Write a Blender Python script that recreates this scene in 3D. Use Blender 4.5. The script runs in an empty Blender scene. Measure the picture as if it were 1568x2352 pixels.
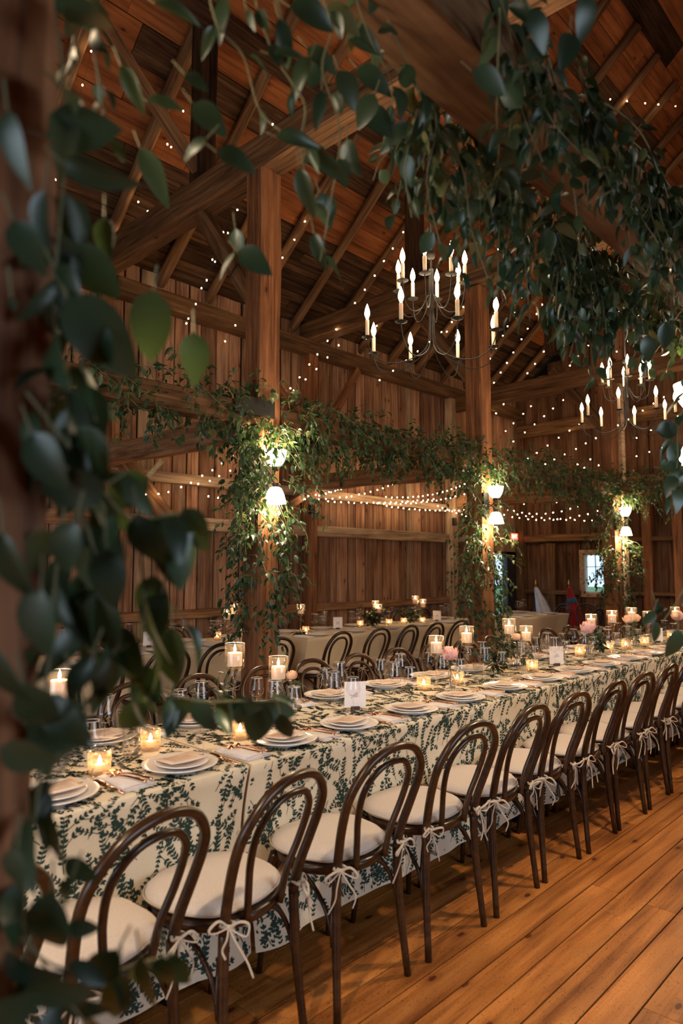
import bpy, bmesh, math, random
from mathutils import Vector, Matrix, Euler, Quaternion, noise
random.seed(11)
PI = math.pi
C = bpy.context.scene.collection
SC = bpy.context.scene

# ------------------------------------------------------------------ camera
# world axes: X along the long table, Y towards the timber wall, Z up
EYE = 1.47
F, CX, CY = 1568.0, 784.0, 1176.0
AZ, PITCH = math.radians(43.75), math.atan2(131, 1568)
FW = Vector((math.cos(AZ) * math.cos(PITCH), math.sin(AZ) * math.cos(PITCH), math.sin(PITCH)))
RT = Vector((math.sin(AZ), -math.cos(AZ), 0))
UP = RT.cross(FW)
CAM = Vector((0, 0, EYE))
cam = bpy.data.cameras.new('camera')
cam.sensor_fit = 'HORIZONTAL'; cam.sensor_width = 24; cam.lens = 24
cam.clip_start = 0.05; cam.clip_end = 200
cam.dof.use_dof = True; cam.dof.focus_distance = 4.0; cam.dof.aperture_fstop = 2.6
camo = bpy.data.objects.new('camera', cam)
camo.matrix_world = Matrix.Translation(CAM) @ Matrix((RT, UP, -FW)).transposed().to_4x4()
C.objects.link(camo); SC.camera = camo


def at(x, y, **k):
    """a pixel of the photograph to the point where its line of sight meets a plane of the room"""
    r = FW + RT * ((x - CX) / F) + UP * ((CY - y) / F)
    if 'Z' in k: t = (k['Z'] - EYE) / r.z
    elif 'Y' in k: t = k['Y'] / r.y
    elif 'X' in k: t = k['X'] / r.x
    else: t = k['D']
    return CAM + r * t


# ------------------------------------------------------------------ world, light, exposure
w = bpy.data.worlds.new('sky'); SC.world = w; w.use_nodes = True
wn = w.node_tree.nodes; wl = w.node_tree.links
wn['Background'].inputs[0].default_value = (0.62, 0.80, 1.0, 1)
wn['Background'].inputs[1].default_value = 0.8


def area(name, loc, rot, sx, sy, power, col):
    l = bpy.data.lights.new(name, 'AREA'); l.shape = 'RECTANGLE'; l.size = sx; l.size_y = sy
    l.energy = power; l.color = col
    o = bpy.data.objects.new(name, l); o.location = loc; o.rotation_euler = rot; C.objects.link(o)
    return o


WARM = (1.0, 0.74, 0.47); FLAME = (1.0, 0.60, 0.30); DAY = (0.76, 0.88, 1.0)
# daylight through the open barn door behind the camera and the windows of the wall on its right
area('barn_door_daylight', (-2.95, 1.6, 1.3), (0, math.radians(-90), 0), 2.4, 3.0, 42, DAY)
area('side_window_daylight', (2.2, -1.9, 1.6), (math.radians(90), 0, 0), 2.4, 1.0, 20, DAY)


def point(name, loc, power, col=WARM, r=0.03):
    l = bpy.data.lights.new(name, 'POINT'); l.energy = power; l.color = col; l.shadow_soft_size = r
    o = bpy.data.objects.new(name, l); o.location = loc; C.objects.link(o)
    return o


SC.view_settings.view_transform = 'Standard'
SC.view_settings.look = 'None'
SC.view_settings.exposure = 1.25
SC.view_settings.gamma = 1.0
SC.view_settings.use_curve_mapping = False
cy = SC.cycles
cy.max_bounces = 7; cy.diffuse_bounces = 3; cy.glossy_bounces = 3; cy.transmission_bounces = 4
cy.transparent_max_bounces = 28; cy.caustics_reflective = False; cy.caustics_refractive = False
cy.sample_clamp_indirect = 2.5; cy.sample_clamp_direct = 0
cy.use_denoising = True; cy.use_light_tree = True
cy.use_adaptive_sampling = True; cy.adaptive_threshold = 0.04


# ------------------------------------------------------------------ materials
def newmat(name):
    m = bpy.data.materials.new(name); m.use_nodes = True
    return m, m.node_tree.nodes, m.node_tree.links, m.node_tree.nodes['Principled BSDF']


def ramp(n, stops):
    r = n.new('ShaderNodeValToRGB'); e = r.color_ramp.elements
    while len(e) < len(stops): e.new(0.5)
    for i, (p, c) in enumerate(stops):
        e[i].position = p; e[i].color = (*c, 1) if len(c) == 3 else c
    return r


def mixc(n, l, mode, fac, a, b):
    m = n.new('ShaderNodeMix'); m.data_type = 'RGBA'; m.blend_type = mode
    for i, v in ((0, fac), (6, a), (7, b)):
        if hasattr(v, 'links'): l.new(v, m.inputs[i])
        elif isinstance(v, (int, float)): m.inputs[i].default_value = v
        else: m.inputs[i].default_value = (*v, 1)
    return m.outputs[2]


def wood(name, dark, mid, light, rough=0.7, scale=1.0, knots=0.0, flecks=0.0, rand=0.5, bump=0.4, spec=0.3, grey=0.0, tint=None):
    """timber: grain runs along the object's own X axis; every board gets its own tone and grain"""
    m, n, l, b = newmat(name)
    tc = n.new('ShaderNodeTexCoord'); oi = n.new('ShaderNodeObjectInfo')
    sh = n.new('ShaderNodeVectorMath'); sh.operation = 'SCALE'; sh.inputs[0].default_value = (31, 17, 23)
    l.new(oi.outputs['Random'], sh.inputs['Scale'])
    ad = n.new('ShaderNodeVectorMath'); ad.operation = 'ADD'
    l.new(tc.outputs['Object'], ad.inputs[0]); l.new(sh.outputs[0], ad.inputs[1])
    mp = n.new('ShaderNodeMapping'); mp.inputs['Scale'].default_value = (1.3 * scale, 26 * scale, 26 * scale)
    l.new(ad.outputs[0], mp.inputs[0])
    g = n.new('ShaderNodeTexNoise'); g.inputs['Scale'].default_value = 1; g.inputs['Detail'].default_value = 5
    g.inputs['Roughness'].default_value = 0.65; g.inputs['Distortion'].default_value = 0.5
    l.new(mp.outputs[0], g.inputs[0])
    r = ramp(n, [(0.32, dark), (0.5, mid), (0.7, light)]); l.new(g.outputs[0], r.inputs[0])
    mp2 = n.new('ShaderNodeMapping'); mp2.inputs['Scale'].default_value = (1.1, 4.5, 4.5)
    l.new(ad.outputs[0], mp2.inputs[0])
    g2 = n.new('ShaderNodeTexNoise'); g2.inputs['Scale'].default_value = 1.6; g2.inputs['Detail'].default_value = 3
    l.new(mp2.outputs[0], g2.inputs[0])
    r2 = ramp(n, [(0.3, (0.55, 0.5, 0.47)), (0.62, (1.12, 1.1, 1.05))]); l.new(g2.outputs[0], r2.inputs[0])
    col = mixc(n, l, 'MULTIPLY', 0.8, r.outputs[0], r2.outputs[0])
    if grey:
        r3 = ramp(n, [(0.45, (0, 0, 0)), (0.62, (grey,) * 3)]); l.new(g2.outputs[0], r3.inputs[0])
        col = mixc(n, l, 'MIX', r3.outputs[0], col, (0.20, 0.16, 0.125))
    if knots:
        mk = n.new('ShaderNodeMapping'); mk.inputs['Scale'].default_value = (2.3, 5.2, 5.2)
        l.new(ad.outputs[0], mk.inputs[0])
        v = n.new('ShaderNodeTexVoronoi'); v.voronoi_dimensions = '2D'; v.inputs['Scale'].default_value = 1.0
        v.inputs['Randomness'].default_value = 1.0
        l.new(mk.outputs[0], v.inputs[0])
        rk = ramp(n, [(0.04, (1, 1, 1)), (0.058, (0.40, 0.40, 0.40)), (0.17, (0, 0, 0))]); l.new(v.outputs['Distance'], rk.inputs[0])
        sep = n.new('ShaderNodeSeparateColor'); l.new(v.outputs['Color'], sep.inputs[0])
        th = n.new('ShaderNodeMath'); th.operation = 'LESS_THAN'; th.inputs[1].default_value = knots
        l.new(sep.outputs[0], th.inputs[0])
        mu = n.new('ShaderNodeMath'); mu.operation = 'MULTIPLY'
        l.new(rk.outputs[0], mu.inputs[0]); l.new(th.outputs[0], mu.inputs[1])
        col = mixc(n, l, 'MIX', mu.outputs[0], col, (dark[0] * 0.45, dark[1] * 0.3, dark[2] * 0.25))
    if flecks:
        mf = n.new('ShaderNodeMapping'); mf.inputs['Scale'].default_value = (90, 190, 190)
        l.new(ad.outputs[0], mf.inputs[0])
        nf = n.new('ShaderNodeTexNoise'); nf.inputs['Scale'].default_value = 1.0; nf.inputs['Detail'].default_value = 1
        l.new(mf.outputs[0], nf.inputs[0])
        rf = ramp(n, [(0.62, (0, 0, 0)), (0.72, (flecks,) * 3)]); l.new(nf.outputs[0], rf.inputs[0])
        col = mixc(n, l, 'MULTIPLY', rf.outputs[0], col, (0.3, 0.22, 0.16))
    ra = n.new('ShaderNodeMapRange'); ra.inputs[3].default_value = 1 - rand; ra.inputs[4].default_value = 1 + rand * 0.55
    l.new(oi.outputs['Random'], ra.inputs[0])
    cc = n.new('ShaderNodeVectorMath'); cc.operation = 'SCALE'
    l.new(col, cc.inputs[0]); l.new(ra.outputs[0], cc.inputs['Scale'])
    l.new(cc.outputs[0], b.inputs['Base Color'])
    b.inputs['Roughness'].default_value = rough
    b.inputs['Specular IOR Level'].default_value = spec
    bp = n.new('ShaderNodeBump'); bp.inputs['Strength'].default_value = bump; bp.inputs['Distance'].default_value = 0.004
    l.new(g.outputs[0], bp.inputs['Height']); l.new(bp.outputs[0], b.inputs['Normal'])
    return m


def plain(name, col, rough=0.5, metal=0.0, spec=0.5, noise_amt=0.0, nscale=30, bump=0.0, sheen=0.0, subs=0.0):
    m, n, l, b = newmat(name)
    b.inputs['Base Color'].default_value = (*col, 1); b.inputs['Roughness'].default_value = rough
    b.inputs['Metallic'].default_value = metal; b.inputs['Specular IOR Level'].default_value = spec
    if subs:
        b.inputs['Subsurface Weight'].default_value = subs; b.inputs['Subsurface Scale'].default_value = 0.02
        b.inputs['Subsurface Radius'].default_value = (1, 0.5, 0.25)
    if noise_amt or bump:
        tc = n.new('ShaderNodeTexCoord'); t = n.new('ShaderNodeTexNoise'); t.inputs['Scale'].default_value = nscale
        t.inputs['Detail'].default_value = 4; l.new(tc.outputs['Object'], t.inputs[0])
        r = ramp(n, [(0.3, tuple(c * (1 - noise_amt) for c in col)), (0.7, tuple(min(1, c * (1 + noise_amt * 0.4)) for c in col))])
        l.new(t.outputs[0], r.inputs[0]); l.new(r.outputs[0], b.inputs['Base Color'])
        if bump:
            bp = n.new('ShaderNodeBump'); bp.inputs['Strength'].default_value = bump; bp.inputs['Distance'].default_value = 0.002
            l.new(t.outputs[0], bp.inputs['Height']); l.new(bp.outputs[0], b.inputs['Normal'])
    return m


def fabric(name, col, scale=420, wrinkle=5.0, rough=0.95):
    m, n, l, b = newmat(name)
    tc = n.new('ShaderNodeTexCoord')
    a = n.new('ShaderNodeTexNoise'); a.inputs['Scale'].default_value = wrinkle; a.inputs['Detail'].default_value = 3
    k = n.new('ShaderNodeTexNoise'); k.inputs['Scale'].default_value = scale; k.inputs['Detail'].default_value = 2
    l.new(tc.outputs['Object'], a.inputs[0]); l.new(tc.outputs['Object'], k.inputs[0])
    r = ramp(n, [(0.35, tuple(c * 0.84 for c in col)), (0.65, col)]); l.new(k.outputs[0], r.inputs[0])
    l.new(r.outputs[0], b.inputs['Base Color'])
    b.inputs['Roughness'].default_value = rough; b.inputs['Specular IOR Level'].default_value = 0.15
    b.inputs['Sheen Weight'].default_value = 0.15
    b1 = n.new('ShaderNodeBump'); b1.inputs['Strength'].default_value = 0.25; b1.inputs['Distance'].default_value = 0.012
    l.new(a.outputs[0], b1.inputs['Height'])
    b2 = n.new('ShaderNodeBump'); b2.inputs['Strength'].default_value = 0.3; b2.inputs['Distance'].default_value = 0.0008
    l.new(k.outputs[0], b2.inputs['Height']); l.new(b1.outputs[0], b2.inputs['Normal']); l.new(b2.outputs[0], b.inputs['Normal'])
    return m


def glow(name, col, strength, sampled=True):
    m = bpy.data.materials.new(name); m.use_nodes = True; n = m.node_tree.nodes; l = m.node_tree.links
    n.remove(n['Principled BSDF']); e = n.new('ShaderNodeEmission')
    e.inputs[0].default_value = (*col, 1); e.inputs[1].default_value = strength
    l.new(e.outputs[0], n['Material Output'].inputs[0])
    if not sampled: m.cycles.emission_sampling = 'NONE'
    return m


def glass(name, tint=(0.97, 0.97, 0.97), edge=0.35, haze=0.0, hazecol=(0.9, 0.8, 0.7), rough=0.03, bump=0.0):
    """thin drinking-glass wall: see-through face on, shiny towards its edges"""
    m = bpy.data.materials.new(name); m.use_nodes = True; n = m.node_tree.nodes; l = m.node_tree.links
    n.remove(n['Principled BSDF'])
    t = n.new('ShaderNodeBsdfTransparent'); t.inputs[0].default_value = (*tint, 1)
    g = n.new('ShaderNodeBsdfGlossy'); g.inputs['Roughness'].default_value = rough; g.inputs[0].default_value = (1, 1, 1, 1)
    lw = n.new('ShaderNodeLayerWeight'); lw.inputs['Blend'].default_value = 0.5
    pw = n.new('ShaderNodeMath'); pw.operation = 'POWER'; pw.inputs[1].default_value = 3.6; l.new(lw.outputs['Facing'], pw.inputs[0])
    ma = n.new('ShaderNodeMath'); ma.operation = 'MULTIPLY_ADD'; ma.inputs[1].default_value = edge * 1.7; ma.inputs[2].default_value = 0.04; l.new(pw.outputs[0], ma.inputs[0])
    mx = n.new('ShaderNodeMixShader'); l.new(ma.outputs[0], mx.inputs[0]); l.new(t.outputs[0], mx.inputs[1]); l.new(g.outputs[0], mx.inputs[2])
    out = mx.outputs[0]
    if bump:
        tc = n.new('ShaderNodeTexCoord'); v = n.new('ShaderNodeTexVoronoi'); v.inputs['Scale'].default_value = 55
        l.new(tc.outputs['Object'], v.inputs[0])
        bp = n.new('ShaderNodeBump'); bp.inputs['Strength'].default_value = bump; bp.inputs['Distance'].default_value = 0.01
        l.new(v.outputs['Distance'], bp.inputs['Height']); l.new(bp.outputs[0], lw.inputs['Normal']); l.new(bp.outputs[0], g.inputs['Normal'])
    if haze:
        d = n.new('ShaderNodeBsdfTranslucent'); d.inputs[0].default_value = (*hazecol, 1)
        m2 = n.new('ShaderNodeMixShader'); m2.inputs[0].default_value = haze
        l.new(out, m2.inputs[1]); l.new(d.outputs[0], m2.inputs[2]); out = m2.outputs[0]
    l.new(out, n['Material Output'].inputs[0])
    return m


def leafmat(name, c1, c2, c3, trans=0.35, rough=0.42, tm=(1.7, 1.55, 0.75)):
    m, n, l, b = newmat(name)
    oi = n.new('ShaderNodeObjectInfo'); ge = n.new('ShaderNodeNewGeometry')
    a = n.new('ShaderNodeMath'); a.operation = 'ADD'; l.new(oi.outputs['Random'], a.inputs[0]); l.new(ge.outputs['Random Per Island'], a.inputs[1])
    f = n.new('ShaderNodeMath'); f.operation = 'FRACT'; l.new(a.outputs[0], f.inputs[0])
    r = ramp(n, [(0.0, c1), (0.6, c2), (0.9, c2), (1.0, c3)]); l.new(f.outputs[0], r.inputs[0])
    bf = mixc(n, l, 'MULTIPLY', ge.outputs['Backfacing'], r.outputs[0], (1.5, 1.45, 1.25))
    l.new(bf, b.inputs['Base Color']); b.inputs['Roughness'].default_value = rough
    b.inputs['Specular IOR Level'].default_value = 0.5
    tr = n.new('ShaderNodeBsdfTranslucent')
    tcol = mixc(n, l, 'MULTIPLY', 1.0, r.outputs[0], tm); l.new(tcol, tr.inputs[0])
    mx = n.new('ShaderNodeMixShader'); mx.inputs[0].default_value = trans
    l.new(b.outputs[0], mx.inputs[1]); l.new(tr.outputs[0], mx.inputs[2]); l.new(mx.outputs[0], n['Material Output'].inputs[0])
    return m


M = {}
M['floor'] = wood('floor_pine', (0.2464, 0.0762, 0.0157), (0.5152, 0.1848, 0.0403), (0.672, 0.2744, 0.0728), rough=0.42, scale=0.8, knots=0.5, flecks=0.8, rand=0.16, bump=0.15, spec=0.35)
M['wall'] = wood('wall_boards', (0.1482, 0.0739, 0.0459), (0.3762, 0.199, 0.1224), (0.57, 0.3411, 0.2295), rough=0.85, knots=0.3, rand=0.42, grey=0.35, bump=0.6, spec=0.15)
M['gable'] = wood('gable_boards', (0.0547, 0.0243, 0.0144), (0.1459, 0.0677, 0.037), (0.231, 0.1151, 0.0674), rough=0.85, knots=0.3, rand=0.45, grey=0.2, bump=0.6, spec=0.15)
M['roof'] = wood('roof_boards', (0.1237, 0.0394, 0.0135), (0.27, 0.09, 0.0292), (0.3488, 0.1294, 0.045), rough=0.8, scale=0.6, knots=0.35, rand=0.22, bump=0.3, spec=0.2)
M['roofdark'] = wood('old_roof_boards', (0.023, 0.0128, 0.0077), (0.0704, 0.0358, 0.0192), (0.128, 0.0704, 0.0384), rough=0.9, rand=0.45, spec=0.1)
M['pole'] = wood('rafter_pole', (0.0675, 0.0354, 0.0194), (0.18, 0.0945, 0.0453), (0.2925, 0.1654, 0.0841), rough=0.8, rand=0.2, bump=0.7, spec=0.2)
M['beam'] = wood('old_beam', (0.0495, 0.0236, 0.0113), (0.1403, 0.0708, 0.0309), (0.2228, 0.1225, 0.0578), rough=0.75, rand=0.2, knots=0.2, bump=0.8, spec=0.25)
M['post'] = wood('old_post', (0.0778, 0.0292, 0.013), (0.2138, 0.0875, 0.0352), (0.3305, 0.1458, 0.0647), rough=0.7, rand=0.12, knots=0.25, bump=0.8, spec=0.3)
M['rail'] = wood('hewn_rail', (0.13, 0.066, 0.034), (0.29, 0.155, 0.082), (0.42, 0.25, 0.14), rough=0.8, rand=0.15, knots=0.25, bump=0.7, spec=0.15)
M['grey'] = wood('weathered_timber', (0.195, 0.135, 0.09), (0.405, 0.285, 0.195), (0.57, 0.435, 0.315), rough=0.9, rand=0.2, bump=0.6, spec=0.1)
M['gap'] = plain('dark_backing', (0.012, 0.008, 0.006), 0.95, spec=0.05)
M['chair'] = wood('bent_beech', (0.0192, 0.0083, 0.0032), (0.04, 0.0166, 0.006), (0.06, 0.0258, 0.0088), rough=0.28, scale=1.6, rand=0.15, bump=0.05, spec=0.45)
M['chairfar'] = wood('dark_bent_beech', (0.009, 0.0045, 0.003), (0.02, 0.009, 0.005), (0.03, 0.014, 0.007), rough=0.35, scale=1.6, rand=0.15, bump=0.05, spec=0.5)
M['cushion'] = fabric('linen_cushion', (0.70, 0.59, 0.51), 300, 9)
M['tie'] = fabric('linen_tie', (0.58, 0.48, 0.38), 500, 20)
M['cloth'] = fabric('cream_cloth', (0.74, 0.64, 0.49), 520, 3)
M['print'] = plain('green_print', (0.026, 0.050, 0.040), 0.95, spec=0.1)
M['whitecloth'] = fabric('ivory_cloth', (0.60, 0.50, 0.36), 500, 3)
M['china'] = plain('white_china', (0.80, 0.76, 0.74), 0.18, spec=0.5)
M['chinashade'] = plain('grey_stoneware', (0.55, 0.55, 0.56), 0.3, spec=0.5)
M['napkin'] = fabric('white_napkin', (0.85, 0.80, 0.82), 600, 14)
M['menu'] = plain('blush_paper', (0.74, 0.58, 0.48), 0.9, spec=0.1)
M['paper'] = plain('white_paper', (0.86, 0.80, 0.80), 0.85, spec=0.1)
M['ink'] = plain('brown_ink', (0.20, 0.09, 0.05), 0.9, spec=0.1)
M['black'] = plain('black_iron', (0.010, 0.009, 0.008), 0.55, spec=0.25)
M['copper'] = plain('rose_gold', (0.72, 0.40, 0.26), 0.22, metal=1.0)
M['walnut'] = plain('walnut_block', (0.06, 0.025, 0.02), 0.5)
M['glass'] = glass('clear_glass', (0.96, 0.96, 0.97), 0.30)
M['rim'] = plain('glass_rim_glint', (0.62, 0.58, 0.54), 0.12, spec=0.9)  # pale opaque ring colour stands in for the glint on clear rims
M['ribbed'] = glass('ribbed_glass', (0.90, 0.89, 0.88), 0.42, haze=0.06)
M['votive'] = glass('cut_glass_votive', (0.90, 0.84, 0.76), 0.42, haze=0.15, hazecol=(1.0, 0.72, 0.45), bump=0.9)
M['hurricane'] = glass('candle_glass', (0.97, 0.95, 0.92), 0.34, haze=0.03)
M['pane'] = glass('window_pane', (0.93, 0.97, 0.97), 0.2)
M['wax'] = plain('ivory_wax', (0.85, 0.68, 0.52), 0.55, subs=0.6)
M['sleeve'] = plain('candle_sleeve', (0.80, 0.64, 0.44), 0.6, subs=0.2)
M['flame'] = glow('candle_flame', (1.0, 0.62, 0.28), 38)
M['votiveflame'] = glow('votive_flame', (1.0, 0.62, 0.28), 30)
M['bulb'] = glow('lit_candle_bulb', (1.0, 0.70, 0.42), 20)
M['fairy'] = glow('lit_fairy_bulb', (1.0, 0.66, 0.34), 48)
M['shade'] = glow('lit_opal_shade', (1.0, 0.76, 0.48), 16)
M['exit'] = glow('red_exit_panel', (1.0, 0.10, 0.045), 1.3)
M['exitword'] = glow('white_exit_letters', (1.0, 0.75, 0.62), 1.6)
M['greybox'] = plain('grey_plastic', (0.16, 0.13, 0.10), 0.5)
M['cord'] = plain('fairy_light_cord', (0.03, 0.022, 0.015), 0.6)
M['leaf'] = leafmat('smilax_leaf', (0.012, 0.038, 0.018), (0.034, 0.070, 0.032), (0.12, 0.13, 0.055))
M['nearleaf'] = leafmat('large_near_leaf', (0.009, 0.024, 0.014), (0.026, 0.048, 0.025), (0.10, 0.10, 0.04), trans=0.22, rough=0.36)
M['stem'] = plain('green_stem', (0.11, 0.10, 0.045), 0.7)
M['peony'] = leafmat('pink_petal', (0.80, 0.46, 0.50), (0.86, 0.60, 0.62), (0.88, 0.66, 0.64), trans=0.3, rough=0.7, tm=(1, 1, 1))
M['peach'] = leafmat('peach_petal', (0.85, 0.56, 0.44), (0.88, 0.66, 0.54), (0.88, 0.7, 0.6), trans=0.3, rough=0.7, tm=(1, 1, 1))
M['whitepaint'] = plain('white_paint', (0.55, 0.55, 0.52), 0.6)
M['darkframe'] = plain('dark_door_frame', (0.02, 0.022, 0.03), 0.5)
M['flagwhite'] = fabric('white_flag', (0.55, 0.60, 0.75), 400, 9)
M['flagred'] = fabric('red_flag', (0.30, 0.02, 0.03), 400, 9)
M['flagblue'] = fabric('blue_flag', (0.03, 0.10, 0.22), 400, 9)
M['gold'] = plain('gold_finial', (0.7, 0.4, 0.1), 0.3, metal=1)
M['treeleaf'] = plain('pale_tree_leaf', (0.34, 0.50, 0.22), 0.9, noise_amt=0.5, nscale=1.2)  # pale green base with coarse noise variation
M['grass'] = plain('meadow', (0.10, 0.22, 0.06), 0.9, noise_amt=0.4, nscale=2)
M['steel'] = plain('blackened_plate', (0.01, 0.009, 0.008), 0.6, metal=0.3)


# ------------------------------------------------------------------ mesh building
class MB:
    def __init__(s): s.v = []; s.f = []

    def add(s, vs, fs):
        o = len(s.v); s.v += [tuple(v) for v in vs]; s.f += [tuple(i + o for i in f) for f in fs]; return s

    def box(s, x0, x1, y0, y1, z0, z1, m=None, wob=0.0):
        vs = [Vector((x, y, z)) for x in (x0, x1) for y in (y0, y1) for z in (z0, z1)]
        if wob: vs = [v + Vector([random.uniform(-wob, wob) for _ in range(3)]) for v in vs]
        if m: vs = [m @ v for v in vs]
        return s.add(vs, [(0, 1, 3, 2), (4, 6, 7, 5), (0, 4, 5, 1), (2, 3, 7, 6), (0, 2, 6, 4), (1, 5, 7, 3)])

    def tube(s, pts, rad, n=8, cap=True, flat=1.0):
        pts = [Vector(p) for p in pts]
        if not hasattr(rad, '__len__'): rad = [rad] * len(pts)
        vs = []; fs = []; u = None
        for i, p in enumerate(pts):
            d = (pts[min(i + 1, len(pts) - 1)] - pts[max(i - 1, 0)])
            d = d.normalized() if d.length > 1e-9 else Vector((0, 0, 1))
            if u is None:
                u = d.orthogonal().normalized()
            else:
                u = (u - d * u.dot(d)); u = u.normalized() if u.length > 1e-6 else d.orthogonal().normalized()
            w_ = d.cross(u)
            for k in range(n):
                a = 2 * PI * k / n
                vs.append(p + (u * math.cos(a) + w_ * math.sin(a) * flat) * rad[i])
        for i in range(len(pts) - 1):
            for k in range(n):
                a = i * n + k; b = i * n + (k + 1) % n
                fs.append((a, b, b + n, a + n))
        if cap:
            fs.append(tuple(range(n))[::-1]); fs.append(tuple(range((len(pts) - 1) * n, len(pts) * n)))
        return s.add(vs, fs)

    def lathe(s, prof, n=20, c=(0, 0, 0), m=None, facet=None):
        vs = []; fs = []
        for r, z in prof:
            for k in range(n):
                a = 2 * PI * k / n; rr = r
                if facet: rr = r * (1 + facet * math.cos(k * PI))
                v = Vector((rr * math.cos(a), rr * math.sin(a), z))
                vs.append((m @ v if m else v) + Vector(c))
        for i in range(len(prof) - 1):
            for k in range(n):
                a = i * n + k; b = i * n + (k + 1) % n
                fs.append((a, b, b + n, a + n))
        return s.add(vs, fs)

    def mesh(s, name, mat, smooth=True):
        me = bpy.data.meshes.new(name); me.from_pydata(s.v, [], s.f); me.update()
        me.materials.append(mat)
        if smooth: me.polygons.foreach_set('use_smooth', [True] * len(me.polygons))
        return me

    def build(s, name, mat, parent=None, smooth=True, loc=None):
        return link(name, s.mesh(name, mat, smooth), parent, loc)


def link(name, me, parent=None, loc=None, rot=None):
    o = bpy.data.objects.new(name, me); C.objects.link(o)
    if parent: o.parent = parent
    if loc is not None: o.location = loc
    if rot is not None: o.rotation_euler = rot
    return o


def tag(o, label, cat=None, group=None, kind=None):
    o['label'] = label
    if cat: o['category'] = cat
    if group: o['group'] = group
    if kind: o['kind'] = kind
    return o


def thing(name, label, cat, loc=(0, 0, 0), rz=0.0, group=None, kind=None):
    o = bpy.data.objects.new(name, None); C.objects.link(o); o.location = loc; o.rotation_euler = (0, 0, rz)
    o.empty_display_size = 0.1
    return tag(o, label, cat, group, kind)


ORD = ['first', 'second', 'third', 'fourth', 'fifth', 'sixth', 'seventh', 'eighth', 'ninth', 'tenth', 'eleventh', 'twelfth', 'thirteenth', 'fourteenth', 'fifteenth', 'sixteenth', 'seventeenth', 'eighteenth']


def rough_beam(p0, p1, wy, wz, seg=10, wob=0.006, name='beam', mat=None, parent=None):
    """hand-hewn timber from p0 to p1, its own X axis along it; waney, slightly uneven edges"""
    p0 = Vector(p0); p1 = Vector(p1); L = (p1 - p0).length; d = (p1 - p0).normalized()
    up = Vector((0, 0, 1)) if abs(d.z) < 0.9 else Vector((0, 1, 0))
    y = up.cross(d).normalized(); z = d.cross(y)
    vs = []; fs = []; rnd = random.random() * 50
    ring = [(-1, -1), (-0.86, -1.0), (0.86, -1), (1, -0.86), (1, 0.86), (0.86, 1), (-0.86, 1), (-1, 0.86)]
    ring[0] = (-1, -0.86)
    for i in range(seg + 1):
        x = L * i / seg
        for k, (a, b) in enumerate(ring):
            j = noise.noise(Vector((x * 1.7 + rnd, k * 3.1, 0))) * wob * 2
            vs.append((x, a * (wy / 2 + j), b * (wz / 2 + noise.noise(Vector((x * 1.7, k * 3.1, rnd))) * wob * 2)))
    n = 8
    for i in range(seg):
        for k in range(n):
            a = i * n + k; b = i * n + (k + 1) % n
            fs.append((a, a + n, b + n, b))
    fs.append(tuple(range(n))); fs.append(tuple(range(seg * n, seg * n + n))[::-1])
    mb = MB(); mb.add(vs, fs)
    o = mb.build(name, mat or M['beam'], parent, smooth=False)
    o.matrix_world = Matrix.Translation(p0) @ Matrix((d, y, z)).transposed().to_4x4()
    return o


# ------------------------------------------------------------------ room shell
YW, XE = 6.77, 12.1           # timber wall, gable wall
XB, YR = -3.0, -1.97          # wall behind the camera, wall on its right
EAVE, SL = 4.85, 0.848        # roof height over the wall and its slope
YRIDGE = 2.4


def roofz(y):
    return EAVE + SL * (YW - y) if y > YRIDGE else EAVE + SL * (YW - YRIDGE) - SL * (YRIDGE - y)


fl = MB().box(XB, XE + 0.1, YR, YW + 0.1, -0.08, -0.022).build('floor', M['gap'], smooth=False)
tag(fl, 'wide orange pine plank floor of the barn with dark joints and knots', 'floor', kind='structure')
random.seed(5)
rows = []
y = 0.821 - 0.127 * 22
while y < YW:
    rows.append(y); y += 0.127
for i, y in enumerate(rows):
    x = XB + random.uniform(0, 2.0) - 2
    if abs(y - 0.821) < 0.02: cuts = [XB, -0.3, 2.457, 6.1, 9.4, XE]
    elif abs(y - 0.948) < 0.02: cuts = [XB, 0.2, 3.22, 7.0, XE]
    elif abs(y - 1.329) < 0.02: cuts = [XB, -0.1, 3.216, 6.6, 10.2, XE]
    else:
        cuts = [XB]
        while cuts[-1] < XE - 4: cuts.append(cuts[-1] + random.uniform(2.6, 4.6))
        cuts.append(XE)
    for a, b in zip(cuts, cuts[1:]):
        mb = MB(); e = 0.0030
        L = b - a - 0.002
        vs = [(0, e, 0), (L, e, 0), (L, 0.127 - e, 0), (0, 0.127 - e, 0), (0, e, -0.022), (L, e, -0.022), (L, 0.127 - e, -0.022), (0, 0.127 - e, -0.022)]
        mb.add(vs, [(0, 1, 2, 3), (4, 7, 6, 5), (0, 4, 5, 1), (1, 5, 6, 2), (2, 6, 7, 3), (3, 7, 4, 0)])
        o = mb.build('plank', M['floor'], fl, smooth=False, loc=(a, y, random.uniform(-0.0012, 0)))

# timber wall (vertical boards), with a glazed door near its far end
DX0, DX1, DZ = 10.75, 11.9, 1.80
wlft = MB().box(XB, DX0, YW + 0.03, YW + 0.09, 0, EAVE).box(DX1, XE, YW + 0.03, YW + 0.09, 0, EAVE).box(DX0, DX1, YW + 0.03, YW + 0.09, DZ, EAVE).build('wall_left', M['gap'], smooth=False)
tag(wlft, 'tall wall of rough vertical brown boards behind the ivory tables', 'wall', kind='structure')
VB = Matrix(((0, 1, 0), (0, 0, 1), (1, 0, 0)))  # columns: local x -> up


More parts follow.
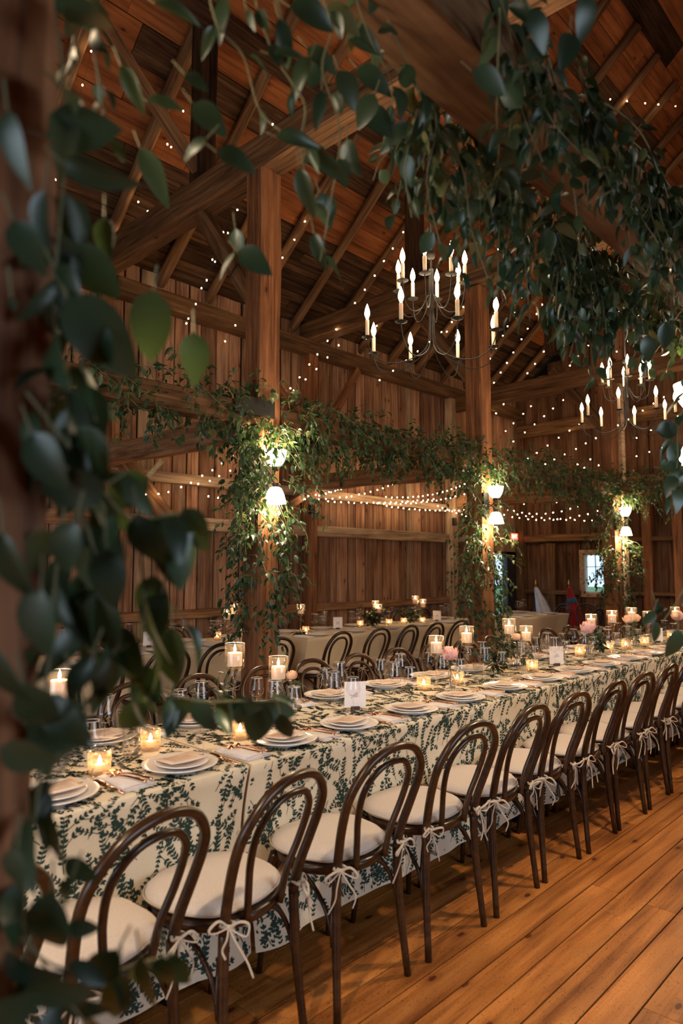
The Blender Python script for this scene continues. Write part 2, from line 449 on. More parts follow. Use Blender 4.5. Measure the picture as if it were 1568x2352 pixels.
def vboard(parent, p, width, height, thick, axis, mat):
    """an upright board; its own X axis points up, its width runs along world `axis`"""
    mb = MB().box(0, height, -width / 2, width / 2, -thick / 2, thick / 2)
    o = mb.build('board', mat, parent, smooth=False)
    up = Vector((0, 0, 1)); ax = Vector(axis); z = up.cross(ax)
    o.matrix_world = Matrix.Translation(p) @ Matrix((up, ax, z)).transposed().to_4x4() @ Matrix.Rotation(random.uniform(-0.002, 0.002), 4, 'Z')
    return o


random.seed(8)
x = -0.6
while x < XE - 0.05:
    wd = random.choice((0.17, 0.19, 0.19, 0.21, 0.23, 0.14))
    if x + wd > XE: wd = XE - x
    c = x + wd / 2
    if DX0 - 0.02 < c < DX1 + 0.02: z0 = DZ
    else: z0 = 0.0
    mat = M['grey'] if random.random() < 0.06 else M['wall']
    vboard(wlft, (c, YW + 0.012 + random.uniform(-0.006, 0.008), z0), wd - random.uniform(0.011, 0.026), EAVE - z0, 0.02, (1, 0, 0), mat)
    x += wd

# gable wall with a small window
WY0, WY1, WZ0, WZ1 = 4.86, 5.45, 1.035, 1.748


def gable_prism(y0, y1, z0, z1f, x0, x1):
    vs = [(x0, y0, z0), (x0, y1, z0), (x0, y1, z1f(y1)), (x0, y0, z1f(y0)), (x1, y0, z0), (x1, y1, z0), (x1, y1, z1f(y1)), (x1, y0, z1f(y0))]
    return vs, [(0, 1, 2, 3), (4, 7, 6, 5), (0, 4, 5, 1), (1, 5, 6, 2), (2, 6, 7, 3), (3, 7, 4, 0)]


we = MB()
for y0, y1, z0, f in ((YR, YRIDGE, 0, roofz), (YRIDGE, WY0, 0, roofz), (WY1, YW + 0.09, 0, roofz), (WY0, WY1, 0, lambda q: WZ0), (WY0, WY1, WZ1, roofz)):
    we.add(*gable_prism(y0, y1, z0, f, XE + 0.03, XE + 0.09))
we = we.build('wall_far', M['gap'], smooth=False)
tag(we, 'dark gable wall of vertical boards at the far end of the barn', 'wall', kind='structure')
y = YR
while y < YW:
    wd = random.choice((0.2, 0.24, 0.28, 0.3))
    if y + wd > YW: wd = YW - y + 0.01
    c = y + wd / 2
    segs = [(0, roofz(c) - 0.12)]
    if WY0 - 0.1 < c < WY1 + 0.08: segs = [(0, WZ0), (WZ1, roofz(c) - 0.12)]
    elif c > 4.9: segs = [(0, 1.95), (1.955, roofz(c) - 0.12)]
    for z0, z1 in segs:
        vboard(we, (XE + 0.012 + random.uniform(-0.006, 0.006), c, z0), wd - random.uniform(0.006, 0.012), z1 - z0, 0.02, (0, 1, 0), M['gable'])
    y += wd

# walls out of view: right-hand side (window opening) and behind the camera (open barn door)
wr = MB().box(XB, 1.0, YR - 0.06, YR, 0, EAVE).box(3.4, XE, YR - 0.06, YR, 0, EAVE).box(1.0, 3.4, YR - 0.06, YR, 0, 1.1).box(1.0, 3.4, YR - 0.06, YR, 2.1, EAVE).build('wall_right', M['gable'], smooth=False)
tag(wr, 'board wall on the camera side with a window opening, outside the frame', 'wall', kind='structure')
wb = MB()
wb.add(*gable_prism(YR, 0.1, 0, roofz, XB - 0.06, XB)); wb.add(*gable_prism(3.1, YW + 0.09, 0, roofz, XB - 0.06, XB))
wb.add(*gable_prism(0.1, YRIDGE, 2.5, roofz, XB - 0.06, XB)); wb.add(*gable_prism(YRIDGE, 3.1, 2.5, roofz, XB - 0.06, XB))
tag(wb.build('wall_back', M['gable'], smooth=False), 'board wall behind the camera with an open barn doorway', 'wall', kind='structure')

# roof: boards laid on pole rafters
ceil = MB()
t = 0.06
L2 = YW + 0.3 - YRIDGE
ceil.add([(XB, YW + 0.3, roofz(YW + 0.3) + 0.10), (XE + .2, YW + 0.3, roofz(YW + 0.3) + 0.10), (XE + .2, YRIDGE, roofz(YRIDGE) + 0.10), (XB, YRIDGE, roofz(YRIDGE) + 0.10),
          (XB, YR - 0.3, roofz(YR - 0.3) + 0.10), (XE + .2, YR - 0.3, roofz(YR - 0.3) + 0.10)], [(0, 1, 2, 3), (3, 2, 5, 4)])
ceil = ceil.build('ceiling', M['gap'], smooth=False)
tag(ceil, 'steep underside of the barn roof, orange boards over pole rafters', 'ceiling', kind='structure')
cosr = 1 / math.hypot(1, SL); nrm = Vector((0, -SL * cosr, -cosr))   # into the room, left slope
down = Vector((0, cosr, -SL * cosr))                                     # down the left slope


def slope_point(x, s, off=0.0):   # s metres down-slope from the ridge, off below the boards
    return Vector((x, YRIDGE, roofz(YRIDGE) + 0.03)) + down * s + nrm * off


random.seed(21)
S_END = (YW + 0.2 - YRIDGE) / cosr
s = 0.0
n_ = 0
while s < S_END:
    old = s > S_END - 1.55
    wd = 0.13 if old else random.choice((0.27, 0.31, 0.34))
    cuts = [0.2]
    while cuts[-1] < XE: cuts.append(cuts[-1] + random.uniform(2.2, 4.5))
    cuts[-1] = XE
    for a, b in zip(cuts, cuts[1:]):
        if b - a < 0.05: continue
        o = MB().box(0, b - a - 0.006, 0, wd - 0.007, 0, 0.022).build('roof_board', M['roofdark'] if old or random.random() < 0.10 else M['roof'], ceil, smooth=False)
        o.matrix_world = Matrix.Translation(slope_point(a, s, random.uniform(-0.012, 0))) @ Matrix(((1, 0, 0), down, -nrm)).transposed().to_4x4()
    s += wd; n_ += 1
    if n_ > 60: break
# near slope, seen only as a few boards at the top of the frame
for k in range(18):
    s = 0.0 + k * 0.32
    o = MB().box(0, XE - XB, 0, 0.312, 0, 0.022).build('roof_board', M['roof'], ceil, smooth=False)
    dn = Vector((0, -cosr, -SL * cosr)); nr = Vector((0, SL * cosr, -cosr))
    o.matrix_world = Matrix.Translation(Vector((XB, YRIDGE, roofz(YRIDGE) + 0.03)) + dn * s) @ Matrix(((1, 0, 0), dn, -nr)).transposed().to_4x4()

RX = [1.1, 1.75, 2.42, 3.3, 4.07, 4.72, 5.4, 6.1, 6.82, 7.5, 8.2, 8.9, 9.6, 10.28, 10.9, 11.64]
for i, x in enumerate(RX):
    pts = []; rr = []; a = random.uniform(0, 9)
    for k in range(15):
        s = 0.6 + (S_END - 0.55) * k / 14
        p = slope_point(x, s, 0.075) + Vector((0.02 * math.sin(s * 1.3 + a), 0, 0)); pts.append(p); rr.append(0.058 + 0.008 * math.sin(s * 2.1 + a) + 0.004 * k / 14)
    mb = MB().tube([(Vector(p) - pts[0]) for p in pts], rr, 10)
    me = mb.mesh('rafter', M['pole'])
    # own X axis along the pole
    R = Matrix((down, Vector((-1, 0, 0)), down.cross(Vector((-1, 0, 0))))).transposed()
    me.transform(R.inverted().to_4x4())
    o = link('rafter', me); o.matrix_world = Matrix.Translation(pts[0]) @ R.to_4x4()
    tag(o, '%s round pole rafter from the left, rising from the timber wall' % ORD[i], 'rafter', 'pole rafters under the roof', 'structure')


def struct_beam(p0, p1, wy, wz, name, label, cat, mat=None, seg=12, wob=0.006, group=None):
    o = rough_beam(p0, p1, wy, wz, seg, wob, name, mat)
    tag(o, label, cat, group, 'structure'); return o


# wall plate, girts, wall posts
struct_beam((0.4, YW - 0.09, 4.50), (XE, YW - 0.09, 4.50), 0.18, 0.2, 'wall_plate', 'heavy horizontal timber under the rafters along the top of the board wall', 'beam')
for z, h, nm in ((1.99, 0.15, 'broad grey horizontal rail halfway up the board wall'), (0.955, 0.10, 'thin low horizontal rail of the board wall above the ivory tables'), (2.50, 0.12, 'upper horizontal rail of the board wall behind the string lights')):
    xs = [(0.4, 3.28), (3.44, 6.28), (6.44, 9.62), (9.76, DX0 - 0.02)]
    for k, (a, b) in enumerate(xs):
        struct_beam((a, YW - 0.05, z), (b, YW - 0.05, z), 0.10, h, 'wall_rail', nm + ', %s bay from the left' % ORD[k], 'rail', M['grey'] if (z == 1.99 and k >= 1) or z == 2.50 else M['rail'], wob=0.005)
for k, (x, mt, nm) in enumerate(((3.36, 'post', 'brown wall post behind the diagonal brace'), (6.36, 'post', 'brown wall post at the left of the wide board panel'), (9.69, 'grey', 'pale weathered wall post right of the wide board panel'))):
    struct_beam((x, YW - 0.09, 0), (x, YW - 0.09, 4.4), 0.16, 0.15, 'wall_post', nm, 'post', M[mt])
    mb = MB().box(x - 0.10, x - 0.015, YW - 0.21, YW - 0.17, 2.20, 2.33).build('speaker_box', M['steel'], smooth=False)
    tag(mb, 'small black box on the %s' % nm.replace('brown ', '').replace('pale weathered ', 'pale '), 'box')
# braces on the wall
for p0, p1, mt, nm in (((3.62, 2.56), (4.50, 2.02), 'post', 'diagonal brace crossing the left board panel under the garland'), ((5.35, 1.98), (6.28, 2.50), 'post', 'diagonal brace rising to the brown wall post behind the vine'), ((9.80, 0.95), (10.55, 1.88), 'grey', 'pale diagonal brace beyond the weathered wall post'), ((2.9, 2.6), (3.3, 3.05), 'post', 'short brace stub above the cross beam at the left'), ((5.55, 3.95), (6.28, 3.4), 'post', 'dark brace under the wall plate, left bay'), ((6.44, 3.2), (7.25, 4.38), 'post', 'long thin brace rising to the wall plate in the middle bay')):
    a, b = Vector((p0[0], YW - 0.16, p0[1])), Vector((p1[0], YW - 0.16, p1[1]))
    struct_beam(a, b, 0.07, 0.11, 'brace', nm, 'brace', M[mt], seg=6) if 'left board panel' not in nm else struct_beam(at(285, 1058, Y=6.62), at(400, 1212, Y=6.62), .12, .17, 'brace', nm, 'brace', M['rail'], seg=6)

PX = [0.2, 3.3, 6.34, 9.83]      # bents
# main posts, far row
PW = [(3.20, 3.40), (6.24, 6.45), (9.72, 9.94)]
pl = ['main post wrapped in smilax nearest the camera, behind the long table', 'second main post wrapped in smilax, left of the glazed door', 'third main post with its lit face added as a pale board, right of the small window']
for (a, b), nm in zip(PW, pl):
    c = (a + b) / 2
    o = struct_beam((c, 4.0, 0), (c, 4.0, 4.56), b - a, 0.2, 'timber_post', nm, 'post', M['post'], seg=26, wob=0.007)
pp = MB().box(9.95 - 0.0, 10.07, 3.86, 3.90, 0, 4.2).build('lit_face_board', M['grey'], smooth=False)  # pale board puts the light on the post's narrow face into colour
tag(pp, 'pale board added over the third main post for its lit face', 'board', kind='structure')
# near row
struct_beam((0.2, 0.80, 0), (0.2, 0.80, 4.4), 0.2, 0.165, 'timber_post', 'out-of-focus main post at the left edge of the picture', 'post', M['post'], seg=60, wob=0.006)
struct_beam((3.38, 0.78, 0), (3.38, 0.78, 4.4), 0.2, 0.165, 'timber_post', 'main post just outside the right edge of the picture', 'post', M['post'])
# longitudinal beams (garland beams)
for a, b, k in ((0.6, 3.19, 0), (3.41, 6.23, 1), (6.46, 9.71, 2)):
    struct_beam((a, 3.98, 2.615), (b, 3.98, 2.615), 0.16, 0.17, 'garland_beam', 'horizontal beam carrying the vine garland in the %s bay between posts' % ORD[k], 'beam')
struct_beam((0.30, 0.79, 2.61), (3.28, 0.79, 2.61), 0.16, 0.16, 'garland_beam', 'large dark overhead beam crossing the upper right corner', 'beam', seg=30, wob=0.008)
struct_beam((3.48, 0.79, 2.61), (9.7, 0.79, 2.61), 0.16, 0.16, 'garland_beam', 'overhead beam continuing beyond the right edge', 'beam', seg=20)
struct_beam((9.83, 3.88, 2.615), (9.83, 0.88, 2.615), 0.16, 0.17, 'garland_beam', 'cross beam with garland running right from the third main post', 'beam')
o = MB().box(2.95, 3.32, 3.875, 3.895, 2.60, 2.73).build('steel_plate', M['steel'], smooth=False)
tag(o, 'black steel plate bolted across the first main post and garland beam', 'plate')
# tie beams
for x, z, k in ((3.3, 4.70, 0), (6.34, 4.72, 1), (9.85, 4.34, 2)):
    struct_beam((x, YW - 0.02, z), (x, YR + 0.1, z), 0.22, 0.27, 'tie_beam', 'massive tie beam spanning the barn over the %s main post' % ORD[k], 'beam', M['beam'] if k else M['beam'], seg=24, wob=0.01)
# aisle ties between the posts and the wall, with knee braces
for x, nm in ((3.3, 'first'), (6.34, 'second'), (9.83, 'third')):
    struct_beam((x, 4.1, 2.58), (x, YW - 0.16, 2.62), 0.14, 0.2, 'aisle_beam', 'low beam from the %s main post to the timber wall' % nm, 'beam', M['rail'], wob=0.012)
    struct_beam((x, 4.08, 3.55), (x, 4.85, 4.56), 0.09, 0.13, 'brace', 'knee brace under the tie beam at the %s main post' % nm, 'brace', seg=6)
    struct_beam((x + 0.0, 4.85, 4.83), (x, 4.85, roofz(4.85) - 0.12), 0.17, 0.17, 'queen_post', 'dark strut standing on the tie beam above the %s main post' % nm, 'post', M['roofdark'])
# purlin and upper brace lines
struct_beam((0.4, 4.75, roofz(4.75) - 0.22), (XE, 4.75, roofz(4.75) - 0.22), 0.16, 0.18, 'purlin', 'dark purlin running under the rafters above the tie beams', 'beam', M['roofdark'])
struct_beam((2.1, 4.9, 6.05), (3.3, 4.85, 4.9), 0.08, 0.1, 'brace', 'thin diagonal pole above the first tie beam', 'brace', M['pole'])
# gable framing
for z, a, b, h, nm in ((2.05, 6.7, 4.83, 0.13, 'brown rail over the small window'), (1.98, 4.7, 2.2, 0.07, 'thin rail right of the third post'), (1.04, 6.6, 5.5, 0.08, 'low rail left of the small window'), (1.05, 4.8, 2.2, 0.06, 'thin low rail right of the third post'), (4.15, 6.7, -1.9, 0.24, 'heavy high beam across the gable wall'), (3.02, 5.6, -1.9, 0.14, 'middle beam across the gable wall')):
    struct_beam((XE - 0.07, a, z), (XE - 0.07, b, z), 0.12, h, 'gable_rail', nm, 'rail', M['beam'], wob=0.004)
for yy, nm, mt in ((4.28, 'orange-brown stud standing right of the third post', 'post'), (3.78, 'orange-brown stud at the right edge of the gable wall', 'post'), (6.66, 'corner post beside the glazed door', 'beam'), (6.05, 'short upright board piece under the gable rail', 'beam')):
    struct_beam((XE - 0.08, yy, 0 if yy != 6.05 else 0.65), (XE - 0.08, yy, 1.95 if yy > 6 and yy < 6.5 else 2.9 if yy > 4 else 3.1), 0.13 if yy != 6.05 else 0.09, 0.16, 'gable_stud', nm, 'post', M[mt])

# window in the gable
wi = MB()
fw_ = 0.07
for a, b, c_, d in ((WY0 - fw_, WY1 + fw_, WZ1, WZ1 + fw_), (WY0 - fw_, WY1 + fw_, WZ0 - fw_, WZ0), (WY0 - fw_, WY0, WZ0, WZ1), (WY1, WY1 + fw_, WZ0, WZ1)):
    wi.box(XE - 0.05, XE + 0.0, a, b, c_, d)
wi = wi.build('window_1', M['grey'], smooth=False)
tag(wi, 'small white-framed gable window looking out on green trees', 'window', kind='structure')
sa = MB()
for a, b, c_, d in ((WY0, WY1, WZ1 - 0.03, WZ1), (WY0, WY1, WZ0, WZ0 + 0.03), (WY0, WY0 + 0.03, WZ0, WZ1), (WY1 - 0.03, WY1, WZ0, WZ1)):
    sa.box(XE - 0.02, XE + 0.08, a, b, c_, d)
sa.build('window_sash', M['whitepaint'], wi, smooth=False)
mu = MB()
for k in (1, 2): mu.box(XE + 0.03, XE + 0.045, WY0, WY1, WZ0 + (WZ1 - WZ0) * k / 3 - 0.006, WZ0 + (WZ1 - WZ0) * k / 3 + 0.006)
for k in (1, 2): mu.box(XE + 0.03, XE + 0.045, WY0 + 0.59 * k / 3 - 0.006, WY0 + 0.59 * k / 3 + 0.006, WZ0, WZ1)
mu.build('muntin', M['darkframe'], wi, smooth=False)
for r in range(3):
    for k in range(3):
        a = WY0 + 0.59 * k / 3 + 0.006; z = WZ0 + (WZ1 - WZ0) * r / 3 + 0.006
        MB().box(XE + 0.036, XE + 0.040, a, a + 0.59 / 3 - 0.012, z, z + (WZ1 - WZ0) / 3 - 0.012).build('pane', M['pane'], wi, smooth=False)
# glazed door
dr = MB()
for a, b, c_, d in ((DX0, DX0 + 0.1, 0, DZ), (DX1 - 0.30, DX1, 0, DZ), (DX0, DX1, DZ - 0.06, DZ), (DX0, DX1, 0, 0.18)):  # broad dark strip at the far side is the jamb's shadow, built solid
    dr.box(a, b, YW - 0.03, YW + 0.08, c_, d)
dr = dr.build('door_1', M['darkframe'], smooth=False)
tag(dr, 'dark-framed glazed door with daylight behind the second vine post', 'door', kind='structure')
g0, g1 = DX0 + 0.1, DX1 - 0.30
for r in range(5):
    z0 = 0.18 + (DZ - 0.24) * r / 5
    for k in range(2):
        a = g0 + (g1 - g0) * k / 2
        MB().box(a + 0.008, a + (g1 - g0) / 2 - 0.008, YW + 0.02, YW + 0.026, z0 + 0.008, z0 + (DZ - 0.24) / 5 - 0.008).build('pane', M['pane'], dr, smooth=False)
mu = MB()
for r in range(1, 5): mu.box(g0, g1, YW + 0.01, YW + 0.035, 0.18 + (DZ - 0.24) * r / 5 - 0.008, 0.18 + (DZ - 0.24) * r / 5 + 0.008)
mu.box((g0 + g1) / 2 - 0.008, (g0 + g1) / 2 + 0.008, YW + 0.01, YW + 0.035, 0.18, DZ - 0.06)
mu.build('muntin', M['darkframe'], dr, smooth=False)
# outdoors
tag(MB().box(-20, 60, -30, 50, -0.3, -0.1).build('ground', M['grass'], smooth=False), 'green meadow outside the barn', 'ground', kind='structure')


# ------------------------------------------------------------------ smooth curve helper
def spline(pts, n=6):
    pts = [Vector(p) for p in pts]; P = [pts[0] * 2 - pts[1]] + pts + [pts[-1] * 2 - pts[-2]]; out = []
    for i in range(1, len(P) - 2):
        for k in range(n):
            t = k / n; a, b, c, d = P[i - 1], P[i], P[i + 1], P[i + 2]
            out.append(0.5 * ((2 * b) + (c - a) * t + (2 * a - 5 * b + 4 * c - d) * t * t + (3 * b - a - 3 * c + d) * t ** 3))
    out.append(pts[-1]); return out


def arc_profile(pts, r):
    return [r] * len(pts)


# ------------------------------------------------------------------ bentwood chairs
def chair_meshes(mat, pre):
    K = {}
    loop = [(-.158, -.18, .44), (-.165, -.195, .52), (-.182, -.228, .62), (-.188, -.262, .71), (-.168, -.288, .775), (-.115, -.306, .832), (-.042, -.315, .859),
            (.042, -.315, .859), (.115, -.306, .832), (.168, -.288, .775), (.188, -.262, .71), (.182, -.228, .62), (.165, -.195, .52), (.158, -.18, .44)]
    p = spline(loop, 4); K['backrest'] = MB().tube(p, [0.0165 - 0.0015 * math.sin(PI * i / (len(p) - 1)) for i in range(len(p))], 10).mesh(pre + 'backrest', mat)
    inner = [(-.075, -.192, .445), (-.088, -.208, .54), (-.112, -.235, .63), (-.119, -.262, .71), (-.100, -.284, .766), (-.045, -.300, .806), (.045, -.300, .806), (.100, -.284, .766), (.119, -.262, .71), (.112, -.235, .63), (.088, -.208, .54), (.075, -.192, .445)]
    K['inner_bow'] = MB().tube(spline(inner, 4), 0.0115, 8).mesh(pre + 'inner_bow', mat)
    for sd in (-1, 1):
        K['rear%d' % sd] = MB().tube(spline([(sd * .158, -.18, .46), (sd * .162, -.182, .35), (sd * .170, -.19, .2), (sd * .184, -.208, 0)], 3), [.0165] * 4 + [.0155] * 3 + [.0135] * 3, 9).mesh(pre + 'leg', mat)
        K['front%d' % sd] = MB().tube(spline([(sd * .145, .15, .425), (sd * .155, .165, .36), (sd * .165, .175, .2), (sd * .18, .195, 0)], 3), [.0185] * 4 + [.016] * 3 + [.0115] * 3, 9).mesh(pre + 'leg', mat)
        for fr in (-1, 1):
            q = [(sd * .174, fr * .176, .22), (sd * .166, fr * .165, .30), (sd * .13, fr * .145, .385), (sd * .07, fr * .12, .42)]
            K['brace%d%d' % (sd, fr)] = MB().tube(spline(q, 4), .008, 7).mesh(pre + 'brace', mat)
        q = [(sd * .172, -.178, .24), (sd * .172, -.14, .33), (sd * .172, -.06, .40), (sd * .172, .02, .42)]
        K['brace%d0' % sd] = MB().tube(spline(q, 4), .008, 7).mesh(pre + 'brace', mat)
    K['seat'] = MB().lathe([(0, .428), (.17, .428), (.196, .424), (.207, .432), (.210, .445), (.206, .458), (.19, .462), (0, .462)], 32, m=Matrix.Diagonal((1, .92, 1))).mesh(pre + 'seat', mat)
    # cushion: round pad, slightly squared at the back, plump edge, welt
    vs = []; fs = []; prof = [(0.0, .507), (.5, .506), (.8, .502), (.93, .495), (.985, .484), (1.0, .476), (.985, .468), (.95, .464)]
    n = 40

    def crim(a):
        c_, s_ = math.cos(a), math.sin(a); k_ = (abs(c_) ** 2.5 + abs(s_) ** 2.5) ** (-1 / 2.5)
        return .204 * k_ * c_ * (1 + .05 * s_), .188 * k_ * s_ + .014
    for r, z in prof:
        for k in range(n):
            a = 2 * PI * k / n; wv_ = 1 + .010 * math.sin(7 * a); cx_, cy2 = crim(a)
            vs.append((r * wv_ * cx_, .014 + r * wv_ * (cy2 - .014), z + 0.004 * noise.noise(Vector((r * math.cos(a) * 3, r * math.sin(a) * 3, 2)))))
    for i in range(len(prof) - 1):
        for k in range(n):
            fs.append((i * n + k, i * n + (k + 1) % n, (i + 1) * n + (k + 1) % n, (i + 1) * n + k)[::-1])
    K['cushion'] = MB().add(vs, fs).mesh(pre + 'cushion', M['cushion'])
    w_ = [(crim(a)[0] * 1.012, .014 + (crim(a)[1] - .014) * 1.012, .477) for a in [2 * PI * k / 40 for k in range(41)]]
    K['piping'] = MB().tube(w_, .0032, 5, cap=False).mesh(pre + 'piping', M['tie'])
    rnd = random.Random(4)
    for v in range(4):
        mb = MB(); j = lambda s=.012: rnd.uniform(-s, s)
        # a knot, two loops, two hanging tails (local: knot at origin, -y is out from the chair back)
        mb.tube(spline([(-.012, 0, .004), (0, -.008, 0), (.012, 0, -.003)], 3), .0075, 6)
        mb.tube(spline([(.0, .02, .01), (-.022, .0, .004), (0, -.004, 0), (.022, .0, .004), (.0, .02, .01)], 3), .0048, 5)
        for sd in (-1, 1):
            mb.tube(spline([(0, -.006, 0), (sd * .03, -.02 + j(), .018 + j()), (sd * (.062 + j()), -.026, .004 + j(.02)), (sd * .045, -.022, -.016 + j()), (0, -.006, -.002)], 5), .0044, 6, flat=.6)
            tx = sd * (.03 + j(.02)); tz = -(.07 + rnd.uniform(0, .07))
            mb.tube(spline([(0, -.008, 0), (tx * .6, -.022, tz * .35), (tx + j(), -.024 + j(), tz * .7), (tx * 1.2 + j(.02), -.02, tz)], 5), .0042, 6, flat=.6)
        K['tie%d' % v] = mb.mesh(pre + 'tie', M['tie'])
    return K


KN, KF = chair_meshes(M['chair'], ''), chair_meshes(M['chairfar'], '')
crand = random.Random(9)


def chair(K, x, y, rz, label, group):
    t = thing('bentwood_chair', label, 'chair', (x, y, 0), rz, group)
    for sd in (-1, 1):
        link('leg', K['rear%d' % sd], t); link('leg', K['front%d' % sd], t)
        for fr in (-1, 0, 1): link('brace', K['brace%d%d' % (sd, fr)], t)
    link('backrest', K['backrest'], t); link('inner_bow', K['inner_bow'], t); link('seat', K['seat'], t)
    c = link('cushion', K['cushion'], t); link('piping', K['piping'], c)
    for sd in (-1, 1):
        link('tie', K['tie%d' % crand.randrange(4)], c, (sd * .162, -.199, .470), (crand.uniform(-.25, .25), 0, sd * .35 + crand.uniform(-.5, .5)))
    return t


NEARX = [0.49, 0.905, 1.355, 1.870, 2.365, 2.82, 3.265, 3.72, 4.16, 4.61, 5.05, 5.49, 5.93, 6.37]
for i, x in enumerate(NEARX):
    rz = [.1, .17, .17, .0, -.03, .02, 0, .03, -.03, .04, -.05, .02, 0, .03][i]
    chair(KN, x, 1.835 + crand.uniform(-.006, .006), rz, '%s bentwood chair from the left in the near row, at the leaf-print table' % ORD[i], 'chairs along the near side of the leaf-print table')
FARX = [1.42, 1.86, 2.31, 2.75, 3.18, 3.62, 4.07, 4.52, 4.97, 5.45, 5.95, 6.45, 6.95]
for i, x in enumerate(FARX):
    chair(KN, x, 3.02 + crand.uniform(-.012, .012), PI + crand.uniform(-.09, .09), '%s bentwood chair from the left on the far side of the leaf-print table' % ORD[i], 'chairs along the far side of the leaf-print table')


# ------------------------------------------------------------------ tables and cloths
def table(x0, x1, y0, y1, label, group):
    t = thing('folding_table', label, 'table', ((x0 + x1) / 2, (y0 + y1) / 2, 0), 0, group)
    cx, cy_ = (x0 + x1) / 2, (y0 + y1) / 2
    MB().box(x0 - cx + .02, x1 - cx - .02, y0 - cy_ + .02, y1 - cy_ - .02, .715, .745).build('tabletop', M['walnut'], t, smooth=False)
    for a in (x0 - cx + .25, x1 - cx - .25):
        for b in (y0 - cy_ + .12, y1 - cy_ - .12):
            MB().tube([(a, b, 0), (a, b, .715)], .015, 8).build('leg', M['black'], t)
    return t


